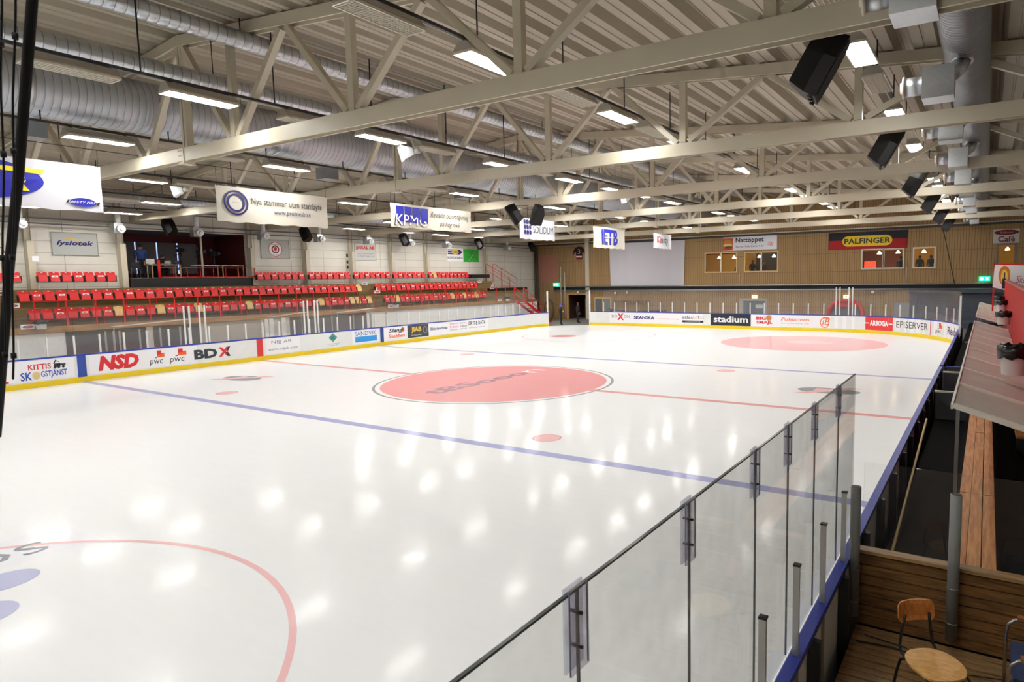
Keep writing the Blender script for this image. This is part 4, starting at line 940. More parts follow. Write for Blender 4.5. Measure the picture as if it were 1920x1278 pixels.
for y in (-1.3, -.6, .1, .8, 1.5, 2.2, 2.9, 3.9):
    gg = G(); gg.tube([(-21.52, y, 4.2), (-21.52, y, 4.75 if y > -1.2 else 5.15)], .02 if y > -1.2 else .07, 8); build('rail_post', gg, RED, root)
TBL = wood((214, 180, 128), (190, 152, 100), 4, .5)
def table(x, y, L_, label):
    root = thing('table', (x, y, 4.2), label, 'table', 'tables in the booth')
    gg = G(); gg.box(x-.3, x+.3, y-L_/2, y+L_/2, 4.9, 4.94); build('table_top', gg, TBL, root)
    for sx in (-.26, .26):
        for sy in (-1, 1):
            gg = G(); gg.box(x+sx-.02, x+sx+.02, y+sy*(L_/2-.04)-.02, y+sy*(L_/2-.04)+.02, 4.2, 4.9); build('leg', gg, TBL, root)
table(-22.6, -.55, 1.5, 'pale wooden table at the left of the booth'); table(-22.6, 3.1, 1.3, 'pale wooden table at the right of the booth')
def monitor(x, y, w, h, label, m=BLACK, lit=None):
    root = thing('monitor', (x, y, 4.94), label, 'monitor', 'screens on the booth table'); gg = G(); gg.box(x-.03, x+.03, y-w/2, y+w/2, 4.98, 4.98+h); gg.box(x-.08, x+.08, y-.06, y+.06, 4.942, 4.985); build('case', gg, m, root)
    gg = G(); gg.box(x+.03, x+.034, y-w/2+.02, y+w/2-.02, 5.0, 4.96+h); build('back_panel', gg, lit or DGREY, root)
monitor(-22.75, -1.15, .42, .26, 'white backed screen at the left of the booth table', WHITE, WHITE); monitor(-22.7, -.3, .3, .18, 'grey laptop in the middle of the booth table', M((150, 152, 150), .4), M((190, 192, 185), .4)); monitor(-22.7, .15, .26, .18, 'dark small screen at the right end of the booth table', NAVY)
def tv_camera(x, y, zc, label, sc_=1.0):
    root = thing('tv_camera', (x, y, 4.2), label, 'camera', 'television cameras in the booth')
    gg = G(); gg.box(x-.22, x+.18, y-.09, y+.09, zc-.1, zc+.12); gg.box(x-.3, x-.22, y-.07, y+.07, zc-.05, zc+.09); build('body', gg, BLACK, root)
    gg = G(); gg.tube([(x+.18, y, zc+.02), (x+.32, y+.03, zc+.02), (x+.46, y+.05, zc+.02)], .08, 14, rs=[.07, .08, .1]); build('lens', gg, BLACK, root)
    gg = G(); gg.box(x-.1, x+.02, y-.2, y-.1, zc+.16, zc+.3); gg.bar((x-.04, y-.1, zc+.2), (x-.04, y, zc+.1), .03); build('viewfinder', gg, BLACK, root)
    gg = G(); gg.tube([(x, y, 4.9), (x, y, zc-.1)], .05, 8); gg.bar((x-.05, y, zc-.14), (x-.45, y-.1, zc-.3), .025); build('pan_head', gg, BLACK, root)
    for a in (0.4, 2.5, 4.6):
        gg = G(); gg.tube([(x, y, 5.0), (x+.4*math.cos(a), y+.4*math.sin(a), 4.21)], .022, 6); build('tripod_leg', gg, BLACK, root)
tv_camera(-23.0, .55, 5.75, 'large black television camera on a tripod left of the pale post'); tv_camera(-23.3, 1.75, 5.7, 'black television camera just right of the pale post'); tv_camera(-23.2, 2.5, 5.6, 'black television camera on a tripod by the dark red booth wall')
gg = G(); gg.box(-22.9, -22.5, 1.0, 2.4, 4.9, 4.93); gg.box(-22.52, -22.5, 1.0, 1.5, 4.93, 4.95); build('desk_top', gg, [M((225, 230, 235), .3)], label='pale shelf top right of the pale post in the booth', cat='shelf')

# ------------------------------------------------------------------ people
def person(loc, rz, label, joints, top, legs, skin=(200, 150, 125), hair=(40, 32, 28), hat=None, height=1.76, waist=.98):
    """one skinned body; joints: name -> (x,y,z) offsets for a figure facing -y"""
    J = {'pelvis': (0, 0, .95), 'belly': (0, .01, 1.1), 'chest': (0, 0, 1.32), 'neck': (0, .01, 1.5), 'head0': (0, -.01, 1.58), 'head1': (0, -.015, 1.67), 'top': (0, 0, 1.75),
         'shl': (-.19, 0, 1.43), 'ell': (-.25, .03, 1.14), 'wrl': (-.24, -.06, .9), 'hal': (-.235, -.09, .8), 'shr': (.19, 0, 1.43), 'elr': (.25, .03, 1.14), 'wrr': (.24, -.06, .9), 'har': (.235, -.09, .8),
         'hil': (-.1, 0, .9), 'knl': (-.11, -.01, .5), 'anl': (-.11, .02, .09), 'tol': (-.12, -.16, .04), 'hir': (.1, 0, .9), 'knr': (.11, -.01, .5), 'anr': (.11, .02, .09), 'tor': (.12, -.16, .04)}
    J.update(joints); names = list(J)
    Rr = {'pelvis': .15, 'belly': .15, 'chest': .165, 'neck': .06, 'head0': .085, 'head1': .1, 'top': .06, 'shl': .075, 'ell': .052, 'wrl': .036, 'hal': .04, 'shr': .075, 'elr': .052, 'wrr': .036, 'har': .04,
          'hil': .1, 'knl': .068, 'anl': .048, 'tol': .042, 'hir': .1, 'knr': .068, 'anr': .048, 'tor': .042}
    ed = [('pelvis', 'belly'), ('belly', 'chest'), ('chest', 'neck'), ('neck', 'head0'), ('head0', 'head1'), ('head1', 'top'), ('chest', 'shl'), ('shl', 'ell'), ('ell', 'wrl'), ('wrl', 'hal'), ('chest', 'shr'), ('shr', 'elr'), ('elr', 'wrr'), ('wrr', 'har'),
          ('pelvis', 'hil'), ('hil', 'knl'), ('knl', 'anl'), ('anl', 'tol'), ('pelvis', 'hir'), ('hir', 'knr'), ('knr', 'anr'), ('anr', 'tor')]
    vs = [J[n] for n in names]; rad = [Rr[n]*1.12 for n in names]; eds = [(names.index(a), names.index(b)) for a, b in ed]
    for sd in ('l', 'r'):       # five fingers on each hand
        w, hnd = Vector(J['wr'+sd]), Vector(J['ha'+sd]); d = (hnd-w).normalized(); sx = d.cross(Vector((1, 0, 0))).normalized()
        for q, (off, ln) in enumerate(((-.03, .075), (-.01, .085), (.01, .08), (.03, .065), (-.05, .03))):
            a = hnd+sx*off+d*.02; b = a+d*ln*.6; c = b+d*ln*.4+Vector((0, -.015, 0)); i0 = len(vs)
            vs += [tuple(a), tuple(b), tuple(c)]; rad += [.012, .010, .008]; eds += [(names.index('ha'+sd), i0), (i0, i0+1), (i0+1, i0+2)]
    me = bpy.data.meshes.new('b'); me.from_pydata(vs, eds, [])
    ob = bpy.data.objects.new('b', me); COL.objects.link(ob)
    mod = ob.modifiers.new('s', 'SKIN'); mod.use_smooth_shade = True
    for i, r in enumerate(rad): me.skin_vertices[0].data[i].radius = (r, r*.85 if i < 3 else r)
    me.skin_vertices[0].data[0].use_root = True
    ob.modifiers.new('u', 'SUBSURF').levels = 1
    dg = bpy.context.evaluated_depsgraph_get(); out = bpy.data.meshes.new_from_object(ob.evaluated_get(dg)); bpy.data.objects.remove(ob)
    root = thing('person', loc, label, 'person'); root.rotation_euler = (0, 0, rz)
    k = height/1.76; root.scale = (k, k, k)
    hz = J['neck'][2]; SK = M(skin, .6)
    for m in (M(top, .75), M(legs, .75), SK, M((18, 18, 20), .6)): out.materials.append(m)
    hl, hr = Vector(J['wrl']), Vector(J['wrr']); al, ar = Vector(J['anl']), Vector(J['anr']); pel = J['pelvis'][2]
    for p in out.polygons:
        c = p.center
        if c.z > hz+.03: p.material_index = 2
        elif min((c-hl).length, (c-Vector(J['hal'])).length, (c-hr).length, (c-Vector(J['har'])).length) < .085 or min((c-Vector(J['hal'])).length, (c-Vector(J['har'])).length) < .14: p.material_index = 2
        elif min((c-al).length, (c-ar).length, (c-Vector(J['tol'])).length, (c-Vector(J['tor'])).length) < .11: p.material_index = 3
        elif c.z < pel+.06: p.material_index = 1
        else: p.material_index = 0
    o = bpy.data.objects.new('body', out); COL.objects.link(o); o.parent = root
    hx = Vector(J['head1'])
    gg = G(); pr = [(.001, .115), (.06, .10), (.095, .05), (.105, 0), (.1, -.05)] if not hat else [(.001, .15), (.07, .135), (.115, .07), (.125, 0), (.15, -.01), (.15, -.02)]
    gg.lathe(pr, (hx.x, hx.y+.012, hx.z), 18); build('helmet' if hat else 'hair', gg, M(hat or hair, .4 if hat else .8), root, local=True)
    gg = G()
    for s in (-1, 1): gg.tube([(hx.x+s*.035, hx.y-.095, hx.z+.0), (hx.x+s*.035, hx.y-.105, hx.z)], .012, 8)
    build('eye', gg, BLACK, root, local=True)
    gg = G(); gg.tube([(hx.x, hx.y-.095, hx.z-.005), (hx.x, hx.y-.125, hx.z-.04), (hx.x, hx.y-.1, hx.z-.05)], .014, 8); build('nose', gg, SK, root, local=True)
    gg = G(); gg.box(hx.x-.03, hx.x+.03, hx.y-.1, hx.y-.093, hx.z-.085, hx.z-.075); build('mouth', gg, M((150, 80, 75), .6), root, local=True)
    return root
person((-14.35, 25.75, -.015), 2.2, 'person in dark overalls and bright blue helmet standing at the open gate', {'ell': (-.27, .1, 1.16), 'wrl': (-.1, -.16, 1.14), 'hal': (-.02, -.2, 1.16), 'elr': (.27, .1, 1.16), 'wrr': (.1, -.16, 1.1), 'har': (.02, -.2, 1.1), 'knl': (-.12, -.03, .5), 'tol': (-.15, -.15, .04)},
       (28, 30, 40), (22, 23, 28), hat=(40, 70, 200))
person((-14.3, 28.3, -.015), 2.6, 'person in dark work clothes standing in the shade of the brown doorway', {'anl': (-.16, .02, .09), 'tol': (-.2, -.14, .04), 'wrr': (.2, -.16, .98), 'har': (.18, -.22, .92)}, (26, 27, 32), (24, 25, 28), skin=(120, 70, 60), hair=(110, 40, 36))
person((-23.6, -1.2, 4.205), 1.2, 'person in a blue shirt standing behind the booth table', {}, (52, 78, 140), (30, 32, 44), hair=(30, 24, 22), height=1.84)
person((-23.4, -.35, 4.205-.42), 1.75, 'person in dark clothes sitting bent over the booth table', {'chest': (0, -.1, 1.3), 'neck': (0, -.16, 1.46), 'head0': (0, -.2, 1.53), 'head1': (0, -.22, 1.61), 'top': (0, -.22, 1.7), 'shl': (-.19, -.1, 1.4), 'shr': (.19, -.1, 1.4), 'ell': (-.27, -.2, 1.2), 'wrl': (-.15, -.42, 1.2), 'hal': (-.12, -.5, 1.2), 'elr': (.27, -.2, 1.2), 'wrr': (.15, -.42, 1.2), 'har': (.12, -.5, 1.2),
        'hil': (-.1, -.06, .9), 'knl': (-.13, -.45, .9), 'anl': (-.13, -.42, .5), 'tol': (-.13, -.56, .46), 'hir': (.1, -.06, .9), 'knr': (.13, -.45, .9), 'anr': (.13, -.42, .5), 'tor': (.13, -.56, .46)}, (30, 30, 34), (28, 28, 34), hair=(40, 30, 26))
gg = G(); gg.box(-23.65, -23.15, -.6, -.1, 4.2, 4.62); gg.box(-23.7, -23.64, -.6, -.1, 4.62, 5.0); build('stool', gg, BLACK, label='black seat under the person sitting at the booth table', cat='stool')
root = thing('chair', (-22.7, -1.95, 4.2), 'dark chair at the left end of the booth', 'chair')
gg = G(); gg.box(-22.9, -22.5, -2.2, -1.75, 4.62, 4.66); build('seat', gg, BLACK, root)
gg = G(); gg.box(-22.54, -22.5, -2.2, -1.75, 4.72, 5.05); build('backrest', gg, BLACK, root)
for sx in (-22.88, -22.52):
    for sy in (-2.18, -1.77):
        gg = G(); gg.tube([(sx, sy, 4.2), (sx, sy, 4.64 if sx < -22.7 else 5.05)], .014, 6); build('leg', gg, STEEL, root)

# ------------------------------------------------------------------ far wall: windows, door, signs
FRAME = M((206, 178, 128), .6); FRAMEW = M((212, 206, 192), .5)
def window(i, x0, x1, z0, z1, fm, mull):
    root = thing('window_%d' % i, ((x0+x1)/2, WY, z0), None, None, kind='structure'); t = .1; gg = G()
    for a in ((x0-t, x1+t, z0-t, z0), (x0-t, x1+t, z1, z1+t), (x0-t, x0, z0, z1), (x1, x1+t, z0, z1)): gg.box(a[0], a[1], WY-.05, WY+.1, a[2], a[3])
    build('window_frame', gg, fm, root)
    if mull:
        gg = G(); gg.box((x0+x1)/2-.05, (x0+x1)/2+.05, WY-.03, WY+.08, z0, z1); build('mullion', gg, FRAMEW, root)
    gg = G(); gg.box(x0, x1, WY+.03, WY+.04, z0, z1); build('pane', gg, WINGLASS, root)
for i, (w_, fm, mu) in enumerate(zip(WIN, (FRAME, FRAME, FRAMEW, FRAMEW, FRAMEW), (1, 1, 0, 0, 0))): window(i+1, *w_, fm, mu)
# café room behind the windows
CAF = M((226, 186, 80), .8)
root = thing('cafe_room', (6, 34.5, 3.3), 'warm lit café room behind the far wall windows', 'room', kind='structure')
gg = G(); gg.box(-6, 19, 36.4, 36.5, 3.3, 6.6); gg.box(-6.1, -6, WY+.21, 36.4, 3.3, 6.6); gg.box(18.9, 19, WY+.21, 36.4, 3.3, 6.6); build('back_wall', gg, CAF, root)
gg = G(); gg.box(-6.1, 19, WY+.21, 36.5, 3.2, 3.3); build('cafe_floor', gg, M((110, 80, 60), .7), root)
gg = G(); gg.box(-6.1, 19, WY+.21, 36.5, 6.6, 6.7); build('cafe_ceiling', gg, M((200, 190, 180), .8), root)
gg = G(); gg.box(-6, 19, 36.36, 36.4, 5.75, 6.6); build('red_frieze', gg, M((150, 30, 34), .7), root)
gg = G(); gg.box(-.6, 4.6, 34.6, 34.7, 3.3, 6.0); build('dark_partition', gg, M((30, 26, 26), .7), root)
gg = G(); gg.box(6.2, 10.2, 36.2, 36.36, 3.3, 5.6); build('brown_partition', gg, M((130, 80, 50), .7), root)
gg = G(); gg.box(12.3, 13.6, 36.2, 36.36, 3.3, 5.6); build('pale_partition', gg, M((225, 190, 130), .7), root)
SHADE = emit((255, 225, 180), 14.0)
for i, (x, y) in enumerate(((-3.6, 34.0), (-2.3, 34.0), (-.1, 33.8), (1.1, 33.8), (8.9, 34.2), (10.2, 33.9), (11.9, 34.0), (17.0, 34.5))):
    root = thing('pendant_lamp', (x, y, 5.3), 'small pendant lamp in the café, %s from the left' % nth(i+1), 'lamp', 'pendant lamps in the café')
    gg = G(); gg.lathe([(.16, 5.3), (.05, 5.48), (.03, 5.5)], (x, y, 0), 14); build('lamp_shade', gg, SHADE, root)
    gg = G(); gg.tube([(x, y, 5.5), (x, y, 6.6)], .008, 5); build('cord', gg, BLACK, root)
for (x, y, rz, lab, col) in ((-2.0, 33.6, 0, 'person seen in the right half of the first café window', (30, 28, 30)), (-.55, 33.5, .5, 'person standing at the left of the second café window', (24, 22, 24)), (.35, 33.7, 2.4, 'person standing near the middle bar of the second café window', (24, 22, 24)),
                             (10.45, 33.4, .3, 'person at the right edge of the fourth café window', (26, 28, 28)), (11.7, 33.4, .1, 'person at the left in the single café window', (40, 52, 46)), (12.4, 33.5, -.2, 'person at the right in the single café window', (40, 52, 46))):
    person((x, y, 3.302 if x > -1.5 else 2.75), rz, lab, {}, col, (26, 26, 28), skin=(120, 85, 70), hair=(24, 20, 18))
gg = G(); gg.box(8.0, 8.75, 33.3, 33.7, 3.3, 4.75); build('drinks_cooler', gg, emit((235, 60, 35), .9), label='glowing red cooler at the left of the third café window', cat='cooler')
# café door
root = thing('door_1', (16.9, WY, 3.3), None, None, kind='structure'); gg = G()
for a in ((16.35, 17.45, 5.58, 5.68), (16.35, 16.47, 3.3, 5.6), (17.33, 17.45, 3.3, 5.6), (16.35, 17.45, 3.3, 4.2)): gg.box(a[0], a[1], WY-.03, WY+.06, a[2], a[3])
build('door_frame', gg, M((120, 112, 100), .6), root); gg = G(); gg.box(16.47, 17.33, WY, WY+.01, 4.2, 5.58); build('pane', gg, WINGLASS, root)
# grey door, door opening, shutter
root = thing('door_2', (-.1, WY, 0), None, None, kind='structure'); gg = G(); gg.box(-1.0, .78, WY-.02, WY-.003, -.02, 1.8); build('door_leaf', gg, M((95, 105, 118), .5), root)
gg = G(); gg.box(-1.35, -1.0, WY-.05, WY-.003, -.02, 2.0); gg.box(.78, .95, WY-.05, WY-.003, -.02, 2.0); gg.box(-1.0, .78, WY-.05, WY-.003, 1.8, 2.0); build('door_frame', gg, M((165, 160, 152), .6), root)
gg = G(); gg.box(.0, .6, WY-.025, WY-.02, 1.2, 1.5); build('notice', gg, M((190, 195, 195), .5), root)
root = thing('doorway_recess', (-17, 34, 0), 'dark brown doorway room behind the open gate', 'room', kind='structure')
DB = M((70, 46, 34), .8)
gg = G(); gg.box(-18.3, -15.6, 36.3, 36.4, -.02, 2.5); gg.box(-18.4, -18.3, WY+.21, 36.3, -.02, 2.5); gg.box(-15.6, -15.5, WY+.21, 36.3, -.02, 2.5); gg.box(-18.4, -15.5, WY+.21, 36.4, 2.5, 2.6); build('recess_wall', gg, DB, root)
gg = G(); gg.box(-17.4, -16.9, 34.4, 35.4, 0, 1.9); build('storage_cabinet', gg, M((130, 66, 44), .6), label='reddish brown cabinet standing inside the doorway', cat='cabinet')
gg = G()
for a in ((-18.3, -18.1, -.02, 2.45), (-15.85, -15.65, -.02, 2.45), (-18.1, -15.85, 2.3, 2.45)): gg.box(a[0], a[1], WY-.06, WY-.003, a[2], a[3])
build('door_3', gg, M((196, 158, 104), .6), kind='structure')
gg = G()
for i in range(13): gg.bar((11.2, WY-.06, .05+i*.2), (19.6, WY-.06, .05+i*.2), .06, .19)
build('door_4', gg, M((92, 98, 112), .45, .3), kind='structure')
gg = G(); gg.box(11.15, 19.6, WY-.4, WY-.003, 2.42, 2.66); build('shutter_box', gg, M((80, 86, 100), .5), label='grey housing above the roller shutter on the far wall', cat='housing')
gg = G(); gg.box(10.2, 11.2, WY-.22, WY-.16, 0, 1.72); gg.box(10.2, 10.26, WY-.24, WY-.16, 0, 1.72); build('wall_board', gg, M((140, 144, 150), .5), label='grey board leaning by the roller shutter', cat='board')
root = thing('red_arch_tunnel', (7.1, 31.3, 0), 'red padded arch with grey inside at the far wall', 'arch')
arc = [(5.9, 31.2, 0), (5.95, 31.2, 1.2), (6.2, 31.2, 1.65), (6.7, 31.2, 1.85), (7.5, 31.2, 1.85), (8.0, 31.2, 1.65), (8.25, 31.2, 1.2), (8.3, 31.2, 0)]
gg = G(); gg.tube(arc, .16, 10); build('padding', gg, M((200, 32, 38), .5), root)
gg = G(); gg.prism([(a[0], a[2]) for a in arc], plane((0, 31.35, 0), (1, 0, 0), (0, 0, 1)), 0, -.6); build('tunnel_body', gg, M((105, 108, 118), .6), root)
gg = G(); gg.prism([(6.25, 1.45), (7.95, 1.45), (7.7, 1.75), (6.5, 1.75)], plane((0, 31.2, 0), (1, 0, 0), (0, 0, 1)), 0, .05); build('red_panel', gg, M((200, 32, 38), .5), root)
# wall-mounted white curtain
root = thing('white_curtain', (-9.8, WY-.08, 3.0), 'large white curtain hanging on the far wall', 'curtain'); gg = G(); n = 40
for j, z in enumerate((3.02, 5, 6.9)):
    gg.v += [(-13.4+7.3*i/n-(.12*(1-j/2) if i == n else 0)+(-.1*j/2 if i == 0 else 0), WY-.09+.02*math.sin(i*1.1), z) for i in range(n+1)]
for j in range(2):
    for i in range(n): gg.f.append([j*(n+1)+i, j*(n+1)+i+1, (j+1)*(n+1)+i+1, (j+1)*(n+1)+i])
gg.m = [0]*len(gg.f); gg.sm = [True]*len(gg.f); build('cloth', gg, M((212, 210, 218), .8), root)
gg = G(); gg.tube([(-13.6, WY-.09, 6.92), (-6.0, WY-.09, 6.92)], .025, 8); build('curtain_rod', gg, STEEL, root)
gg = G(); gg.box(-21.6, -19.25, WY-.03, WY-.003, 3.5, 6.15); build('wall_board', gg, M((172, 118, 100), .7), label='pinkish brown square board in the left far corner', cat='board')
gg = G(); gg.box(-16.05, -15.65, WY-.2, WY-.003, 0.0, 8.9); build('wall_column', gg, M((198, 190, 172), .5), label='pale column on the far wall beside the white curtain', cat='column')
for k, (x, lab) in enumerate(((-21.75, 'dark pipe column in the left far corner, nearest the corner'), (-21.45, 'dark pipe column in the left far corner, second from the corner'))):
    gg = G(); gg.tube([(x, WY-.25, 0), (x, WY-.25, 7.0)], .07, 8); build('vertical_pipe', gg, M((70, 74, 76), .5, .3), label=lab, cat='pipe')
# jersey
root = thing('hanging_jersey', (-16.75, WY-.1, 5.6), 'black hockey jersey with red stripes on the far wall', 'jersey'); mp = plane((-16.75, WY-.06, 5.6), (1, 0, 0), (0, 0, 1))
gg = G(); gg.prism([(-.32, 0), (.32, 0), (.33, .75), (.62, .45), (.72, .62), (.4, 1.1), (.14, 1.18), (-.14, 1.18), (-.4, 1.1), (-.72, .62), (-.62, .45), (-.33, .75)], mp, 0, .06); build('shirt', gg, M((20, 20, 24), .8), root)
patch(root, rect(-.32, .1, .32, .2), mp, LRED, .064, 'stripe_print'); patch(root, rect(-.32, .22, .32, .3), mp, WHITE, .064, 'stripe_print'); patch(root, rect(-.32, .32, .32, .38), mp, LRED, .064, 'stripe_print')
patch(root, [(.52, .6), (.6, .53), (.68, .64), (.58, .72)], mp, LRED, .064, 'stripe_print'); patch(root, [(-.52, .6), (-.6, .53), (-.68, .64), (-.58, .72)], mp, LRED, .064, 'stripe_print')
text(root, '3', mp, -.13, .5, .26, .45, M((230, 130, 120), .6), d=.066)
gg = G(); gg.tube([(-16.75, WY-.08, 6.76), (-16.75, WY-.08, 6.98)], .01, 5); build('hook', gg, BLACK, root)
def fsign(x0, x1, z0, z1, label, mat, tilt=0, cat='banner', d=.03):
    root = thing('wall_banner', ((x0+x1)/2, WY-.04, z0), label, cat); mp = plane((x0, WY-.02, z0), (1, 0, 0), (0, 0, 1))
    gg = G(); gg.prism(rect(0, 0, x1-x0, z1-z0), mp, 0, d); build('sheet', gg, mat, root)
    return root, (lambda x, y, q=0.0: mp(x, y, q+d)), x1-x0, z1-z0
r, mp, w, h = fsign(-2.73, 1.66, 5.88, 6.97, 'white banner with a burger picture above the first windows', M((226, 226, 234), .6))
patch(r, rect(0, .02, .82, 1.0), mp, M((205, 90, 45), .6), .004, 'burger_picture'); patch(r, ell(.4, .62, .36, .3), mp, M((196, 130, 60), .6), .006, 'burger_picture'); patch(r, ell(.38, .45, .38, .12), mp, M((235, 195, 120), .6), .008, 'burger_picture'); patch(r, ell(.45, .28, .32, .1), mp, M((60, 70, 30), .6), .01, 'burger_picture'); patch(r, ell(.35, .12, .34, .1), mp, M((190, 60, 40), .6), .01, 'burger_picture')
text(r, 'Nattöppet', mp, 1.05, .52, 2.3, .5, INK, bold=.02); text(r, 'Sön-tor 9-24, fre-lör 9-04', mp, 1.05, .2, 2.3, .18, INK); text(r, 'MAX', mp, 3.62, .25, .5, .24, LRED); patch(r, [(3.7, .5), (3.87, .62), (4.04, .5), (3.98, .48), (3.87, .56), (3.76, .48)], mp, LRED, .006, 'roof_mark')
r, mp, w, h = fsign(5.56, 10.93, 5.64, 6.9, 'black and red banner with a yellow oval above the right windows', M((20, 20, 34), .7))
patch(r, rect(.02, 0, w-.02, .68), mp, M((165, 18, 22), .7), .004, 'red_field')
ov = ell(1.4, .6, .42, .38, 14, PI/2, 3*PI/2)+ell(w-1.4, .6, .42, .38, 14, -PI/2, PI/2)
patch(r, ov, mp, M((225, 195, 25), .6), .008, 'oval_print'); text(r, 'PALFINGER', mp, 1.12, .4, w-2.2, .4, INK, bold=.03, d=.012)
r, mp, w, h = fsign(16.12, 17.6, 5.72, 6.62, 'white sign over the café door at the right', M((200, 195, 192), .6), cat='sign')
patch(r, ell(w/2, .7, w/2-.04, .17, 30), mp, M((110, 20, 30), .6), .004, 'oval_print'); text(r, 'Kallarens', mp, .4, .63, .7, .14, M((190, 150, 150), .6), shear=.2, d=.008); text(r, 'Café', mp, .28, .08, .95, .38, M((95, 18, 30), .6), bold=.02)
def exit_sign(x0, x1, z0, z1, label, green=True, y=WY-.12):
    root = thing('exit_sign', ((x0+x1)/2, y, z0), label, 'sign'); gg = G(); gg.box(x0, x1, y, y+.1, z0, z1); gg.box(x0+.05, x1-.05, y+.04, WY-.003, (z0+z1)/2-.03, (z0+z1)/2+.03); build('light_box', gg, emit((20, 200, 140), 1.6) if green else emit((245, 235, 160), 1.8), root)
    mp = plane((x0, y-.002, z0), (1, 0, 0), (0, 0, 1)); w, h = x1-x0, z1-z0
    if green:
        for px in (.16, .62): patch(root, rect(w*px, h*.2, w*(px+.2), h*.8), mp, emit((220, 255, 245), 2.5), .003, 'pictogram')
    else: patch(root, rect(w*.3, h*.25, w*.7, h*.7), mp, M((150, 150, 60), .5), .003, 'pictogram')
exit_sign(-19.75, -19.1, 3.12, 3.42, 'green lit exit sign in the left far corner'); exit_sign(15.4, 16.05, 3.22, 3.52, 'green lit exit sign at the right of the far wall'); exit_sign(-.27, .12, 2.02, 2.26, 'yellow lit sign above the grey door', False); exit_sign(6.72, 7.1, 2.04, 2.26, 'yellow lit sign above the red arch', False)
# ladder rack, low window, tarpaulin, small pipes, alarm bells
root = thing('wall_ladder', (-11.3, WY-.1, 1.3), 'wooden ladder hung level on the far wall', 'ladder'); WG = M((150, 128, 96), .7)
for z in (1.36, 1.8): gg = G(); gg.box(-13.1, -9.5, WY-.12, WY-.05, z-.03, z+.03); build('ladder_rail', gg, WG, root)
for i in range(13): gg = G(); gg.box(-13.0+i*.285, -12.96+i*.285, WY-.1, WY-.06, 1.36, 1.8); build('rung', gg, WG, root)
gg = G(); gg.box(-15.1, -13.5, WY-.03, WY-.003, .65, 1.95); build('window_6', gg, [M((110, 118, 122), .2)], kind='structure')
gg = G(); gg.box(-15.2, -13.4, WY-.06, WY-.003, 1.95, 2.05); gg.box(-15.2, -15.1, WY-.06, WY-.003, .6, 1.95); gg.box(-13.5, -13.4, WY-.06, WY-.003, .6, 1.95); gg.box(-14.35, -14.25, WY-.06, WY-.003, .6, 1.95); build('trim_4', gg, FRAME, kind='structure')
gg = G(); gg.bar((-13.2, 31.6, 1.05), (-11.2, 31.6, .85), .5, .06); gg.bar((-11.2, 31.6, .85), (-7.6, 31.6, .95), .6, .08); gg.box(-12.9, -12.8, 31.4, 31.8, 0, .95); gg.box(-8.3, -8.2, 31.4, 31.8, 0, .88)
build('covered_table', gg, M((60, 58, 96), .6), label='long dark blue covered table by the far wall', cat='table')
for k, (x, z0, z1) in enumerate(((-1.35, 3.06, 4.05), (-1.05, 3.06, 4.1), (10.95, 3.06, 4.25))):
    gg = G(); gg.tube([(x, WY-.05, z0), (x, WY-.05, z1)], .025, 6); build('wall_conduit', gg, CREAM, label='thin pale pipe rising on the far wall, %s from the left' % nth(k+1), cat='pipe', group='thin pipes on the far wall')
for k, (x, z) in enumerate(((-11.7, 2.5), (-16.9, 2.5), (8.75, 2.48), (-12.9, 2.45))):
    root = thing('wall_lamp', (x, WY-.15, z), 'small round white lamp below the far wall pipes, %s' % ('above the ladder', 'above the doorway', 'right of the red arch', 'left above the ladder')[k], 'lamp', 'round lamps on the far wall')
    gg = G(); gg.lathe([(.001, -.12), (.09, -.1), (.12, -.04), (.1, 0)], (x, WY-.12, z), 14, 0, 'y'); build('globe', gg, PRINTW, root); gg = G(); gg.tube([(x, WY-.13, z), (x, WY-.003, z+.08)], .03, 6); build('arm', gg, GALV, root)
root = thing('hose_reel', (-19.2, 30.9, 0), 'coiled dark hose standing by the wall left of the doorway', 'hose')
gg = G(); gg.tube([(-19.2+.55*math.cos(t), 31.0, .95+.95*math.sin(t)) for t in [PI*2*i/30 for i in range(31)]], .035, 6); gg.tube([(-19.2+.5*math.cos(t), 30.9, .9+.86*math.sin(t)) for t in [PI*2*i/30 for i in range(31)]], .035, 6); build('coil', gg, M((80, 60, 44), .7), root)
for k, x in enumerate((-18.75, -18.3)):
    gg = G(); gg.tube([(x, WY-.3, 0.0), (x, WY-.3, 5.0 if k == 0 else 4.4)], .045, 8); build('vertical_pipe', gg, M((190, 186, 170), .5), label='pale vertical pipe left of the doorway, %s' % ('taller one' if k == 0 else 'shorter one'), cat='pipe')
gg = G(); gg.tube([(13.1, 32.4, 7.05), (13.2, 31.6, 6.7), (13.4, 30.9, 6.0), (13.75, 30.8, 4.4), (14.1, 30.7, 2.8)], .03, 8); build('hanging_cable', gg, BLACK, label='thick black cable hanging down before the far wall at the right', cat='cable')

